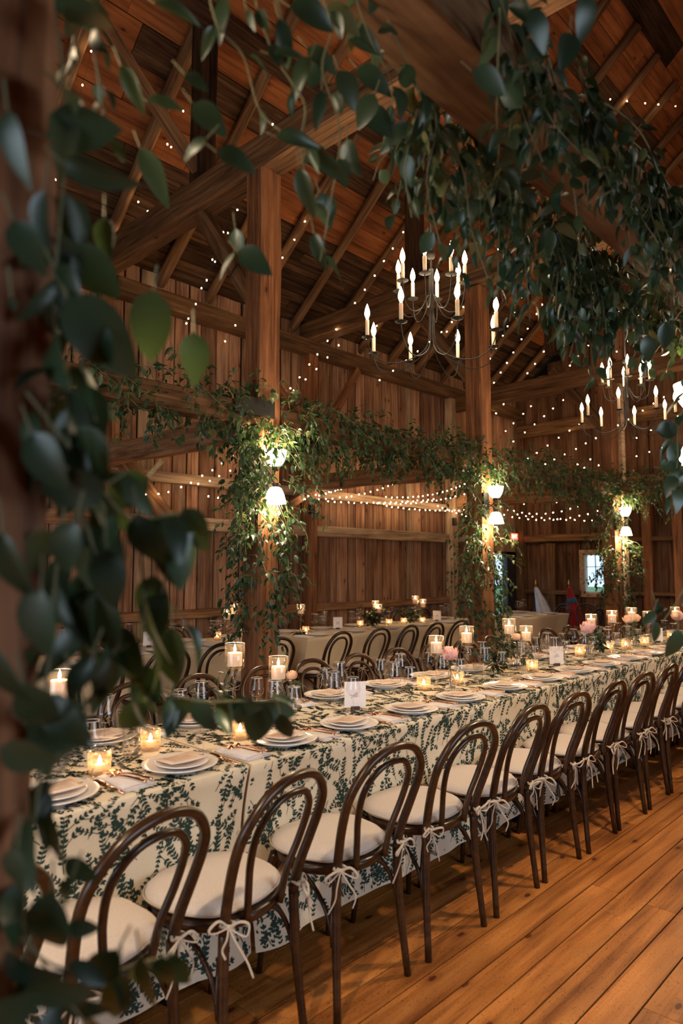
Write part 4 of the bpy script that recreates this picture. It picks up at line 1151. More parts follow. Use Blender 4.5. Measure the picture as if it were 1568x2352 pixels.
def peony(p, rad, mat, label, leaves=True, seed=1):
    """bud vase with one many-petalled bloom"""
    r = random.Random(seed); p = Vector(p); base = Vector((p.x, p.y + .0, TZ))
    t = thing('flower', label, 'flower', p)
    mb = MB()
    for ring, (n, tilt, ln) in enumerate(((7, .25, .95), (8, .6, 1.0), (9, .95, .95), (9, 1.3, .82), (7, 1.5, .6))):
        for k in range(n):
            a = 2 * PI * k / n + ring * .4 + r.uniform(-.2, .2); tl = tilt + r.uniform(-.15, .15)
            vs = []; W = rad * .95; L = rad * ln * 1.15
            for i in range(5):
                q = i / 4; el = tl + (q - .3) * .75
                for j in range(5):
                    b = (j / 4 - .5) * 2; w_ = W * .5 * math.sin(PI * (.12 + .78 * q) ** .8)
                    rr = L * q * math.cos(el) + rad * .05; z = L * q * math.sin(el) + .18 * rad * b * b * q + r.uniform(-1, 1) * rad * .04 * q
                    vv = Vector((rr, b * w_, z - rad * .25)); vs.append(Matrix.Rotation(a, 3, 'Z') @ vv)
            fs = [(i * 5 + j, i * 5 + j + 1, i * 5 + j + 6, i * 5 + j + 5) for i in range(4) for j in range(4)]
            mb.add(vs, fs)
    mb.build('petals', mat, t)
    st = MB().tube([(0, 0, -rad * .2), (0.004, 0, (TZ - p.z) * .5), (0, 0, TZ - p.z + .02)], .0025, 6).build('stem', M['stem'], t)
    for k in range(3 if leaves else 0):
        a = r.uniform(0, 6); o = link('leaf', NM_[r.randrange(9)], t)
        d = Vector((math.cos(a), math.sin(a), .1)); o.matrix_local = Matrix.Translation((0, 0, -rad * .5 - .01 * k)) @ (basis(d, Vector((0, 0, 1)))).to_4x4()
    v = thing('bud_vase', 'bud vase of the ' + label, 'vase', (p.x, p.y, TZ))
    h = max(.07, min(.14, (p.z - TZ) * .62))
    MB().lathe([(0, .002), (.022, .002), (.026, .01), (.027, h * .55), (.012, h * .8), (.011, h), (.0135, h + .006), (.012, h + .006), (.0095, h), (.0105, h * .8), (.0255, h * .55), (.024, .012), (0, .008)], 20).build('body', M['glass'], v)
    return t


peony(at(1033, 1510, Y=2.40), .066, M['peony'], 'big pink peony above the leaf-print table in the middle', seed=1)
peony(at(138, 1632, Y=2.42), .048, M['peony'], 'pink peony at the left end, half hidden by dark leaves', seed=2)
peony(at(105, 1662, Y=2.36), .046, M['peony'], 'lower pale pink peony at the left end of the table', seed=3)
peony(at(670, 1556, Y=2.44), .032, M['peach'], 'small blush bloom beside the second tall candle holder', seed=4)
peony(at(1350, 1449, Y=2.40), .075, M['peony'], 'salmon pink peony far down the leaf-print table', seed=5)
peony(at(1442, 1427, Y=2.38), .055, M['peach'], 'pair-like peach bloom between far candle holders', seed=6)
peony(at(1459, 1424, Y=2.44), .055, M['peach'], 'right-hand peach bloom below the far candle holders', seed=7)
peony(at(1556, 1420, Y=2.40), .075, M['peony'], 'pink peony at the right edge of the table', seed=8)
peony(at(1185, 1468, Y=2.44), .040, M['peach'], 'peach bloom tucked between two middle candle holders', seed=9)


def bunch(p, spread, n, label, seed, sc=1.0, near=True):
    v = Vine(label, seed, near=near, cat='greenery', name='foliage_bunch'); r = v.r; p = Vector(p)
    for _ in range(max(3, n // 5)):
        e = p + Vector((r.uniform(-1, 1) * spread[0], r.uniform(-1, 1) * spread[1], r.uniform(-.3, 1) * spread[2]))
        b = Vector((p.x + r.uniform(-.01, .01), p.y + r.uniform(-.01, .01), TZ + .03))
        v.strand([b, b.lerp(e, .5) + Vector((0, 0, .02)), e], gap=.026, sc=sc, droop=.2)
    return v.finish(80)


bunch(at(1140, 1492, Y=2.52), (.22, .10, .07), 90, 'dense green leaf bunch on the table in front of the second post', 5, .85)
bunch(at(1215, 1500, Y=2.50), (.15, .06, .06), 40, 'green foliage bunch behind the shorter middle candle holder', 6, .7)
bunch(at(1380, 1460, Y=2.45), (.25, .08, .07), 50, 'foliage around the far salmon peony', 7, .8)
bunch(at(1450, 1440, Y=2.45), (.2, .08, .08), 40, 'foliage under the far peach blooms', 8, .7)
bunch(at(310, 1618, Y=2.62), (.05, .03, .10), 20, 'upright ivy sprig in a vase near the left end of the table', 9, .7)
bunch(at(500, 1570, Y=2.62), (.04, .04, .10), 16, 'leafy sprig behind the first tall candle holder', 10, .7)
bunch((2.2, 2.50, .90), (.05, .03, .04), 10, 'few green leaves under the small blush bloom', 11, .6)
bunch(at(690, 1478, Y=5.5), (.3, .08, .07), 40, 'greenery lying left of table card eleven', 12, .9)
bunch(at(850, 1405, Y=5.5), (.3, .1, .14), 60, 'foliage spray around the middle ivory-table candle holders', 13, 1.0)
bunch(at(945, 1405, Y=5.5), (.3, .1, .1), 40, 'foliage spray around the right ivory-table candle holders', 14, 1.0)
bunch(at(490, 1425, Y=5.6), (.12, .08, .08), 24, 'small ivy spray in a glass on the ivory table beside the post', 15, .9)
bunch(at(232, 1425, Y=5.5), (.14, .08, .1), 26, 'green spray beside the left ivory-table candle holders', 16, 1.0)


# ------------------------------------------------------------------ post lamps
def sconce(x, y, label, dirn=-1, power=25):
    """double wall lamp: one opal bowl opening upwards, one bell opening downwards"""
    t = thing('wall_lamp', label, 'lamp', (x, y, 0), 0, 'double opal lamps on the main posts')
    yo = dirn * .13
    MB().box(-.05, .05, dirn * .0, dirn * .02, 2.02, 2.28).build('back_plate', M['black'], t, smooth=False)
    arm = MB()
    for zz, s_ in ((2.17, 1), (2.10, -1)):
        arm.tube(spline([(0, dirn * .02, 2.14), (0, dirn * .06, 2.14 + s_ * -.01), (0, yo * .9, zz), (0, yo, zz + s_ * .02)], 5), .006, 8)
        arm.tube(spline([(0, dirn * .02, 2.14 + s_ * .05), (0, dirn * .05, 2.14 + s_ * .06), (0, dirn * .06, 2.14 + s_ * .03), (0, dirn * .04, 2.14 + s_ * .03)], 4), .004, 6)
    arm.build('arm', M['black'], t)
    up = MB().lathe([(.028, 2.215), (.045, 2.225), (.066, 2.26), (.078, 2.30), (.083, 2.335), (.079, 2.335), (.074, 2.30), (.062, 2.265), (.04, 2.23)], 24, c=(0, yo, 0)).build('upper_shade', M['shade'], t)
    MB().lathe([(.0, 2.185), (.024, 2.185), (.024, 2.205), (.032, 2.215), (0, 2.215)], 14, c=(0, yo, 0)).build('lamp_holder', M['black'], up)
    dn = MB().lathe([(.028, 2.065), (.045, 2.055), (.062, 2.02), (.074, 1.975), (.082, 1.945), (.078, 1.945), (.070, 1.975), (.058, 2.02), (.04, 2.05)], 24, c=(0, yo, 0)).build('lower_shade', M['shade'], t)
    MB().lathe([(.0, 2.095), (.024, 2.095), (.024, 2.075), (.032, 2.065), (0, 2.065)], 14, c=(0, yo, 0)).build('lamp_holder', M['black'], dn)
    point('lamp_light', (x, y + yo, 2.31), power * .6, WARM, .03)
    point('lamp_light', (x, y + yo, 1.965), power, WARM, .03)
    return t


sconce(3.24, 3.9, 'double opal lamp on the first far main post, brightest, in the vines', -1)
sconce(6.20 + .08, 3.9, 'double opal lamp on the second far main post above the glazed door', -1)
sconce(9.62 + .14, 3.9, 'double opal lamp on the third far main post beside the small window', -1)
sconce(3.40, .85, 'double opal lamp on the near post, cut by the right picture edge', 1)
sconce(.20, .89, 'double opal lamp on the near post outside the left picture edge', 1)
sconce(6.34, .87, 'double opal lamp on the near row, far outside the right edge', 1)


# ------------------------------------------------------------------ chandeliers
def chandelier_meshes():
    K = {}
    for tier, R, zt, zd, zp in ((0, .405, 3.22, 2.70, 2.835), (1, .205, 3.30, 3.02, 3.18)):
        q = [(.012, 0, zt), (.014, 0, (zt * .45 + zd * .55)), (.04 if tier == 0 else .03, 0, zd + .10), (R * .38, 0, zd + .02), (R * .66, 0, zd - .005), (R * .90, 0, zd + .035), (R, 0, zp - .02), (R, 0, zp)]
        K['arm%d' % tier] = MB().tube(spline(q, 6), .0031, 6).mesh('arm', M['black'])
    K['pan'] = lm('drip_pan', [(0, .0), (.014, .001), (.034, .007), (.035, .009), (.014, .004), (0, .004)], 20, M['black'])
    K['sleeve'] = lm('candle_sleeve', [(0, .004), (.0115, .004), (.0115, .112), (.009, .114), (0, .114)], 14, M['sleeve'])
    K['bulb'] = lm('flame_bulb', [(.006, .112), (.0075, .122), (.015, .142), (.0165, .155), (.013, .175), (.006, .197), (.0, .212)], 14, M['bulb'])
    return K


KC = chandelier_meshes()


def chandelier(x, y, dz, label, ztop=4.56, power=16, ph=.2):
    t = thing('chandelier', label, 'chandelier', (x, y, dz), 0, 'black iron candle chandeliers')
    stem = MB().tube([(0, 0, 2.96), (0, 0, 3.3)], .012, 10).tube([(0, 0, 3.3), (0, 0, ztop - dz)], .006, 8).lathe([(0, 3.36), (.022, 3.37), (.026, 3.39), (.02, 3.41), (0, 3.42)], 14)
    stem.build('stem', M['black'], t)
    for tier, R, zp in ((0, .405, 2.835), (1, .205, 3.18)):
        for k in range(8):
            a = 2 * PI * k / 8 + ph + tier * .25
            arm = link('arm', KC['arm%d' % tier], t, (0, 0, 0), (0, 0, a))
            for nm, key in (('drip_pan', 'pan'), ('candle_sleeve', 'sleeve'), ('flame_bulb', 'bulb')):
                link(nm, KC[key], arm, (R, 0, zp))
    point('chandelier_light', (x, y, dz + 3.03), power * .6, WARM, .30)
    point('chandelier_light', (x, y, dz + 3.36), power * .4, WARM, .16)
    return t


chandelier(3.30, 2.40, 0, 'black two-tier candle chandelier hanging nearest, in the middle of the picture')
chandelier(6.34, 2.40, .02, 'black two-tier candle chandelier further away near the right edge')
chandelier(9.83, 2.40, -.1, 'farthest candle chandelier, beyond the right edge', ztop=4.2)
chandelier(.2, 2.40, 0, 'candle chandelier above the left end of the table, outside the frame')


# ------------------------------------------------------------------ fairy lights
FB = MB().lathe([(0, -.017), (.005, -.014), (.0068, -.008), (.0055, -.002), (.003, 0)], 7).mesh('fairy_bulb', M['fairy'])
fr = random.Random(12)
nstr = 0


def fairy(p0, p1, label, sag=.15, gap=.16, group='fairy light strings', both=None):
    p0, p1 = Vector(p0), Vector(p1); L = (p1 - p0).length; n = max(6, int(L / .12)); P = []
    for i in range(n + 1):
        t = i / n; p = p0.lerp(p1, t); p.z -= sag * 4 * t * (1 - t); p += Vector((0, 0, .006 * math.sin(i * 2.3))); P.append(p)
    t = thing('fairy_lights', label, 'string lights', (0, 0, 0), 0, group)
    MB().tube(P, .0013, 4, cap=False).build('cord', M['cord'], t)
    m = max(2, int(L / gap))
    for i in range(m):
        q = (i + .5 + fr.uniform(-.12, .12)) / m; k = min(n - 1, int(q * n)); p = P[k].lerp(P[k + 1], q * n - k)
        o = link('fairy_bulb', FB, t, p); o.rotation_euler = (fr.uniform(-.5, .5), fr.uniform(-.5, .5), 0)
    return t


# strings criss-crossing under the roof: from the tie beams and ridge down to the wall plate
def fixing(x, y):
    """where the line of sight meets the wall under the plate or, higher up, the underside of the rafters"""
    p = at(x, y, Y=YW - .13)
    if 0 < p.z < 4.75 and p.x < XE - .2: return p
    r_ = at(x, y, D=1.0) - CAM; t = (EAVE + SL * YW - .17 - EYE) / (r_.z + SL * r_.y); p = CAM + r_ * t
    if p.x > XE - .2: p = CAM + r_ * ((XE - .2) / r_.x)
    return p


def fpx(a, b, ya, yb, label, sag=.08, gap=.24):
    fairy(fixing(*a), fixing(*b), label, sag, gap * .9)


fpx((640, 250), (415, 770), 3.6, 6.4, 'fairy light string from the first tie beam down past the first post to the left', .06, .3)
fpx((655, 545), (505, 800), 3.9, 6.4, 'fairy light string passing left behind the first post', .05, .26)
fpx((560, 400), (420, 760), 4.5, 6.5, 'fairy light string left of the first post', .05, .36)
fpx((480, 125), (265, 560), 4.3, 6.3, 'fairy light string upper left, along a pole rafter', .05, .34)
fpx((405, 300), (325, 520), 5.0, 6.2, 'short fairy light string over the tie beam left end', .03, .3)
fpx((220, 80), (120, 430), 4.4, 6.2, 'fairy light string at the far upper left', .05, .3)
fpx((310, 520), (170, 780), 5.4, 6.5, 'fairy light string down the left behind dark leaves', .05, .3)
fpx((345, 840), (180, 1060), 4.6, 6.4, 'fairy light string crossing the left garland', .04, .34)
fpx((960, 480), (655, 905), 3.2, 6.4, 'long fairy light string right of the first post', .08, .22)
fpx((745, 430), (635, 610), 4.4, 5.6, 'fairy light string close right of the first post', .03, .28)
fpx((890, 660), (660, 910), 4.6, 6.6, 'second long fairy light string right of the first post', .06, .26)
fpx((1000, 560), (830, 790), 3.6, 6.2, 'fairy light string behind the near chandelier, left side', .05, .26)
fpx((1080, 700), (860, 880), 4.3, 6.5, 'fairy light string behind the near chandelier, lower', .05, .26)
fpx((1200, 470), (1000, 800), 3.2, 6.2, 'fairy light string rising right of the near chandelier', .06, .26)
fpx((1330, 420), (1105, 860), 2.9, 6.3, 'fairy light string crossing the second post', .06, .26)
fpx((1290, 620), (1080, 960), 3.4, 6.5, 'fairy light string below the second tie beam', .06, .24)
fpx((1420, 560), (1130, 960), 2.7, 6.3, 'fairy light string between the second and third posts, upper', .08, .26)
fpx((1500, 620), (1150, 1000), 2.6, 6.3, 'fairy light string between the second and third posts, middle', .08, .26)
fpx((1568, 660), (1170, 1020), 2.4, 6.3, 'fairy light string between the second and third posts, lower', .08, .26)
fpx((1600, 760), (1200, 1060), 2.4, 6.4, 'fairy light string over the far chandelier', .08, .26)
fpx((1600, 860), (1240, 1070), 2.6, 6.4, 'fairy light string behind the far chandelier', .08, .24)
fpx((1600, 930), (1290, 1080), 2.8, 6.4, 'fairy light string right of the third post, upper', .06, .24)
fpx((1600, 1000), (1330, 1075), 3.0, 6.0, 'fairy light string right of the third post, lower', .06, .24)
fpx((770, 30), (1030, 250), 2.0, 1.6, 'fairy light string beside the overhead beam, near part', .0, .12)
fpx((1030, 250), (1440, 590), 1.6, 1.3, 'fairy light string tangled in the overhead garland', .04, .11)
fpx((1380, 225), (1568, 245), 2.0, 1.5, 'fairy light wire right of the overhead beam', .0, .35)
# sagging strings along the timber wall
wl_ = [((270, 1125), (450, 1100), .10), ((450, 1100), (590, 1000), .03), ((440, 1115), (590, 1040), .05), ((465, 1138), (565, 1142), .01), ((690, 1148), (880, 1080), .04), ((690, 1145), (910, 1108), .08), ((745, 1150), (1000, 1145), .04), ((880, 1160), (1090, 1168), .05), ((880, 1140), (1080, 1105), .10), ((1000, 1160), (1085, 1190), .0), ((700, 1140), (860, 1100), .02), ((860, 1155), (1080, 1130), .07)]
for i, (a, b, sg) in enumerate(wl_):
    fairy(at(*a, Y=6.5), at(*b, Y=6.5), '%s sagging fairy light string from the left along the timber wall' % ORD[i], sg, .13 if i not in (1, 2) else .17, 'fairy lights sagging along the timber wall')
for i, (a, b, sg) in enumerate([((1140, 1160), (1375, 1140), .22), ((1150, 1180), (1380, 1170), .14), ((1140, 1150), (1330, 1100), .2), ((1180, 1180), (1370, 1195), .03), ((1160, 1120), (1390, 1120), .25)]):
    fairy(at(*a, X=11.2), at(*b, X=11.2), '%s sagging fairy light string from the bottom on the gable wall' % ORD[i], sg, .15, 'fairy lights sagging along the gable wall')


# ------------------------------------------------------------------ vine garlands
def beam_garland(label, seed, x0, x1, y, z, n, ln=(.08, .35), sc=1.0, gap=.03, limit=300, axis='x', near=False, spread=.13):
    v = Vine(label, seed, near=near); r = v.r
    def pt(t, a, rad): 
        c = x0 + (x1 - x0) * t
        o = Vector((0, math.cos(a) * rad, math.sin(a) * rad)) if axis == 'x' else Vector((math.cos(a) * rad, 0, math.sin(a) * rad))
        return (Vector((c, y, z)) if axis == 'x' else Vector((y, c, z))) + o
    L = abs(x1 - x0)
    for k in range(4):                      # long stems winding round the beam
        ph = r.uniform(0, 6); m = int(L / .18) + 2
        v.strand([pt(i / (m - 1), ph + i * .55, spread + r.uniform(-.02, .05)) for i in range(m)], gap=gap, sc=sc, droop=.5, rad=.0025)
    for k in range(n):
        t = r.random(); a = r.uniform(-PI, PI); p = pt(t, a, spread)
        l = r.uniform(*ln); dx = r.uniform(-.5, .5) * l
        if r.random() < .68:
            e = p + Vector((dx, r.uniform(-.12, .12), -l)) if axis == 'x' else p + Vector((r.uniform(-.12, .12), dx, -l))
        else:
            l *= .6; e = p + Vector((dx, r.uniform(-.15, .1), l))
        mid = p.lerp(e, .5) + rdir(r) * .05
        v.strand([p, mid, e], gap=gap, sc=sc, droop=.6)
    return v.finish(limit)


beam_garland('smilax garland on the beam left of the first main post', 41, 1.75, 3.2, 3.93, 2.66, 100, (.08, .34), 1.18, .031)
beam_garland('dense smilax garland on the beam between first and second posts', 42, 3.35, 6.25, 3.93, 2.62, 330, (.08, .30), 1.1, .029)
beam_garland('dark smilax garland on the beam between second and third posts', 43, 6.4, 9.75, 3.93, 2.66, 250, (.1, .36), 1.0, .032)
beam_garland('greenish garland on the cross beam right of the third post', 44, 3.9, 1.6, 9.8, 2.66, 200, (.1, .48), 1.15, .034, axis='y')


def post_vine(label, seed, x, y, z0, z1, n, wid, sc, dens=.03, limit=300, lamp=None):
    v = Vine(label, seed); r = v.r
    for k in range(6):
        ph = r.uniform(0, 6); m = 10
        v.strand([(x + math.cos(ph + i * .7) * (.15 + r.uniform(0, .06)), y + math.sin(ph + i * .7) * (.15 + r.uniform(0, .05)), z1 + (z0 - z1) * i / (m - 1)) for i in range(m)], gap=dens, sc=sc, rad=.003)
    for k in range(n):
        z = r.uniform(z0, z1); a = r.uniform(-PI, PI) if k % 2 else -2.35 + r.uniform(-1.1, 1.1)
        if lamp and lamp[0] < z < lamp[1] and abs(a + 1.57) < .9: continue
        f = wid * (0.55 + .45 * r.random()) * (1 if z > z0 + .4 else .7)
        p = Vector((x + math.cos(a) * .14, y + math.sin(a) * .14, z)); e = p + Vector((math.cos(a) * f, math.sin(a) * f, -r.uniform(.02, .3)))
        v.strand([p, p.lerp(e, .55) + rdir(r) * .04 + Vector((0, 0, .04)), e], gap=dens, sc=sc, droop=.7)
    return v.finish(limit)


post_vine('smilax vine wound around the first main post, hanging almost to the chairs', 51, 3.30, 3.96, 1.0, 2.62, 160, .27, 1.08, .028, lamp=(1.9, 2.4))
post_vine('smilax vine wound around the second main post beside the glazed door', 52, 6.34, 3.96, .85, 2.6, 150, .30, 1.0, .03, lamp=(1.9, 2.4))
post_vine('smilax vine wound around the third main post beside the small window', 53, 9.83, 3.96, .95, 2.6, 120, .34, 1.1, .036, lamp=(1.9, 2.4))
post_vine('smilax vine on the near post at the right picture edge', 54, 3.40, .76, .9, 2.6, 36, .15, 1.1, .036)

# trailing sprays curling round the lit lamp of the first main post
v = Vine('bright smilax sprays curling round the lamp of the first main post', 57); r = v.r
for k in range(34):
    a = r.uniform(0, 2 * PI); c = Vector((3.24, 3.74, r.uniform(1.8, 2.5)))
    p = c + Vector((math.cos(a) * .10, math.sin(a) * .05, .08)); q = c + Vector((math.cos(a) * r.uniform(.16, .32), -r.uniform(.0, .12), r.uniform(-.1, .1))); e = q + Vector((r.uniform(-.05, .05), 0, -r.uniform(.05, .2)))
    sg_ = 1 if math.cos(a) > 0 else -1
    if abs(p.x - 3.24) < .11 and p.z < 2.42: p.x = 3.24 + sg_ * .13; q.x = p.x + sg_ * abs(q.x - 3.24); e.x = q.x
    v.strand([p, q, e], gap=.024, sc=.85, droop=.5)
v.finish(220)

# overhead garland on the near beam (upper right corner of the picture)
v = Vine('thick leafy garland hanging from the large overhead beam, upper right', 61, near=True); r = v.r
for k in range(5):
    ph = r.uniform(0, 6)
    v.strand([(1.1 + i * .13, .80 + math.cos(ph + i * .6) * (.13 + r.uniform(0, .05)), 2.60 + math.sin(ph + i * .6) * (.13 + r.uniform(0, .05))) for i in range(18)], gap=.035, sc=.95, rad=.003)
for k in range(210):
    x = r.uniform(1.2, 3.25) if k > 30 else r.uniform(1.5, 3.2)
    left = r.random() < .64
    yb = .90 + r.uniform(0, .10) if left else .70 - r.uniform(0, .05)
    p = Vector((x, yb, 2.56 + r.uniform(-.06, .14)))
    l = r.uniform(.08, .30) + (.12 if 1.6 < x < 2.3 and left else 0) - (.04 if x > 2.3 else 0)
    e = p + Vector((r.uniform(-.15, .15), r.uniform(-.04, .10) if left else r.uniform(-.08, .03), -l))
    v.strand([p, p.lerp(e, .5) + rdir(r) * .03, e], gap=.030, sc=.74, droop=.8)
v.finish(300)


def px_vine(label, seed, strands, leaves=(), limit=300, gapf=1.0):
    """strands: list of (points as (x, y, distance)), each becomes a hanging stem at that real distance; leaves: single big ones"""
    v = Vine(label, seed, near=True)
    for pts, sc, gap in strands:
        v.strand([at(a, b, D=d) for a, b, d in pts], gap=gap, sc=sc, droop=.7, rad=.0018)
    for x, y, ln, ang, d, face in leaves:
        p = at(x, y, D=d); a = math.radians(ang); dirv = RT * math.cos(a) + UP * math.sin(a)
        s_ = ln / F * d / .07
        base = p - dirv * .035 * s_
        nrm_ = (-FW * face + UP * v.r.uniform(-.5, .5) * (1.2 - face) + RT * v.r.uniform(-.6, .6) * (1.2 - face) + rdir(v.r) * .15)
        v.leaf(base, dirv + FW * v.r.uniform(-.2, .2), nrm_, s_)
        v.stem.tube([base - dirv * .02 + UP * .01, base], .0012, 4, cap=False)
    return v.finish(limit)


# vine around the near left post: long out-of-focus leaves
nl = [(30, 330, 150, -80, .62, .8), (190, 300, 170, 10, .72, .7), (215, 400, 150, -20, .68, .5), (300, 190, 90, -60, .95, .8), (375, 228, 75, 5, 1.0, .9), (480, 270, 100, -40, 1.02, 1),
      (445, 335, 70, -150, 1.0, .9), (352, 392, 120, -60, 1.05, 1), (540, 360, 90, -15, 1.0, .9), (90, 500, 130, -100, .66, .7), (60, 560, 120, -60, .64, .7), (240, 545, 90, -90, .85, .9), (155, 640, 130, -80, .75, .8), (225, 765, 220, -52, .70, .9),
      (340, 745, 160, -100, .80, .9), (447, 820, 115, -88, .9, 1), (120, 700, 120, -95, .72, .8), (205, 960, 160, -85, .74, .6), (150, 1000, 130, -95, .72, .8), (110, 1060, 150, -60, .66, .7), (160, 1130, 170, -170, .68, .8), (285, 1128, 130, -150, .85, .9),
      (250, 1180, 120, -50, .8, .9), (145, 1265, 150, -112, .66, .6), (335, 1250, 150, -75, .75, .9), (395, 1290, 120, -80, .8, .9), (450, 1215, 110, -60, .8, .8), (380, 1215, 110, 25, .8, .7), (250, 1330, 140, -85, .7, .9), (345, 1380, 120, -100, .8, .9),
      (85, 1440, 180, -95, .62, 1), (230, 1430, 150, -95, .72, .8), (180, 1560, 130, -120, .7, .9), (395, 1510, 140, -90, .85, 1), (455, 1470, 90, -50, .9, .3), (300, 1500, 130, -70, .78, .9), (240, 1560, 120, -110, .76, .9), (350, 1420, 120, -110, .8, .9),
      (392, 1642, 100, -95, 1.0, 1), (470, 1640, 90, -60, 1.05, 1), (515, 1655, 120, -95, 1.05, 1), (590, 1665, 110, -95, 1.08, 1), (560, 1625, 80, -20, 1.05, .9), (635, 1640, 100, -20, 1.1, 1), (655, 1672, 70, -70, 1.1, 1), (330, 1600, 90, -60, .95, .8),
      (300, 1650, 100, -130, .85, .9), (130, 1690, 150, -20, .68, .8), (80, 1640, 150, -70, .64, .8), (60, 1740, 130, -20, .64, .8), (85, 1835, 110, -120, .7, .8), (120, 1940, 140, -85, .7, 1), (110, 2140, 190, -95, .66, 1), (190, 2135, 70, -20, .7, .4), (140, 2060, 100, -120, .7, .8),
      (70, 2230, 150, -40, .64, .8), (130, 2290, 160, -20, .66, .7), (230, 2230, 130, -130, .72, .8), (270, 2290, 120, -95, .74, .8), (335, 2260, 130, -78, .76, .7), (375, 2240, 90, -85, .78, .9), (410, 2230, 90, -60, .8, .6), (200, 2320, 140, -30, .7, .8), (30, 2000, 110, -100, .6, .8), (20, 2330, 150, 20, .62, .7),
      (20, 1300, 160, -80, .6, .8), (15, 1560, 150, -70, .6, .8), (30, 700, 30, -80, .62, .5), (185, 2000, 90, -40, .72, .8)]
px_vine('large out-of-focus vine leaves winding down the post at the left edge', 71,
        [([(100, 560, .70), (170, 760, .73), (110, 950, .70), (180, 1150, .72), (240, 1350, .74), (290, 1560, .80)], 1.0, .03),
         ([(230, 1080, .78), (310, 1200, .80), (330, 1400, .80), (300, 1560, .82)], 1.0, .03),
         ([(120, -60, .72), (150, 300, .74), (125, 700, .72), (160, 1000, .70), (120, 1400, .70), (90, 1800, .68), (50, 2100, .68), (90, 2400, .68)], .95, .045),
         ([(150, 560, .75), (190, 800, .78), (150, 1050, .76), (210, 1300, .74), (170, 1500, .74)], .95, .024),
         ([(60, 900, .66), (200, 1080, .70), (300, 1190, .76), (420, 1180, .80), (470, 1230, .8)], .9, .05),
         ([(220, 1250, .74), (260, 1450, .76), (330, 1560, .84), (450, 1610, 1.0), (560, 1610, 1.05), (640, 1610, 1.1)], .8, .05),
         ([(150, 1500, .70), (200, 1650, .72), (150, 1750, .70), (90, 1850, .70)], .9, .05),
         ([(-30, 2050, .66), (80, 2190, .68), (200, 2240, .72), (300, 2220, .76), (400, 2190, .8)], .8, .055),
         ([(60, 2150, .66), (150, 2290, .68), (220, 2380, .70)], .9, .045),
         ([(140, -60, .86), (170, 80, .86), (160, 220, .86), (190, 330, .84)], .55, .022),
         ([(200, -60, .86), (215, 100, .86), (235, 230, .86), (245, 320, .84)], .5, .024)], nl)
# strands hanging at the top of the frame, from the overhead beam towards the camera
tl = [(680, 315, 90, 0, 1.15, 1), (700, 432, 95, -75, 1.2, 1), (750, 478, 80, -65, 1.3, .9), (585, 600, 90, -30, 1.2, 1), (730, 572, 75, -75, 1.3, .8), (510, 35, 85, -100, 1.1, .6), (575, 45, 50, -70, 1.1, .7), (600, 45, 50, -70, 1.1, .7), (632, 125, 50, -60, 1.1, .6), (655, 85, 90, -70, 1.1, 1),
      (660, 120, 70, 10, 1.1, .9), (735, 245, 75, -95, 1.15, .6), (720, 25, 110, -10, 1.15, 1), (790, 35, 100, -20, 1.2, 1), (690, 170, 90, -120, 1.15, .9), (740, 130, 80, -30, 1.2, .9), (835, 85, 90, -20, 1.3, 1), (860, 180, 90, -30, 1.35, 1), (800, 200, 90, -60, 1.25, .9), (870, 280, 90, -40, 1.4, 1), (840, 250, 80, -120, 1.35, .9),
      (760, 380, 90, -30, 1.2, 1), (800, 360, 80, -85, 1.25, .5), (720, 355, 60, -150, 1.2, .5), (450, 185, 60, -30, 1.0, .6), (400, 15, 90, -10, 1.0, .6), (520, 610, 70, -120, 1.2, .5), (545, 555, 60, -80, 1.25, .8), (910, 310, 80, -125, 1.45, .5), (1130, 180, 100, -20, 1.15, 1), (1240, 60, 90, -60, 1.1, .9), (1300, 120, 90, -100, 1.2, .8), (1350, 30, 90, -80, 1.2, .8)]
px_vine('leafy strands dangling at the top of the picture before the tie beam', 72,
        [([(470, -60, 1.05), (500, 60, 1.1), (560, 130, 1.15), (600, 260, 1.2), (690, 330, 1.2)], .6, .07),
         ([(620, -60, 1.1), (650, 60, 1.12), (640, 140, 1.12), (700, 240, 1.15), (690, 340, 1.18), (720, 480, 1.25)], .7, .09),
         ([(720, -60, 1.15), (760, 60, 1.2), (740, 160, 1.2), (780, 300, 1.22), (760, 460, 1.3), (735, 600, 1.3)], .75, .09),
         ([(800, -60, 1.2), (850, 90, 1.3), (900, 200, 1.4), (880, 330, 1.45)], .85, .06),
         ([(850, -40, 1.3), (910, 90, 1.35), (960, 220, 1.45), (930, 380, 1.5), (945, 500, 1.55)], .8, .07),
         ([(900, 150, 1.4), (1000, 260, 1.5), (980, 420, 1.55), (1010, 560, 1.6)], .85, .03),
         ([(980, 250, 1.5), (1060, 380, 1.6), (1080, 520, 1.65), (1120, 640, 1.7)], .85, .028)], tl)
# strands at the right edge
px_vine('bright vine leaves hanging beside the lamp at the right picture edge', 73,
        [([(1600, 880, 1.9), (1560, 960, 1.9), (1555, 1060, 1.9), (1545, 1160, 1.9)], .9, .035), ([(1600, 1280, 1.6), (1560, 1370, 1.6), (1520, 1430, 1.6)], .6, .05)],
        [(1540, 985, 70, 10, 1.9, .8), (1550, 1035, 60, 60, 1.9, 1), (1545, 1065, 60, 20, 1.9, .9), (1555, 1100, 60, 5, 1.9, .8), (1490, 1420, 42, -120, 1.6, .8), (1505, 1450, 50, -85, 1.6, .9), (1515, 1400, 40, -60, 1.6, .9), (1550, 1480, 70, -100, 1.5, .9), (1490, 800, 60, -70, 2.0, .9), (1530, 770, 60, -80, 2.0, .9)])

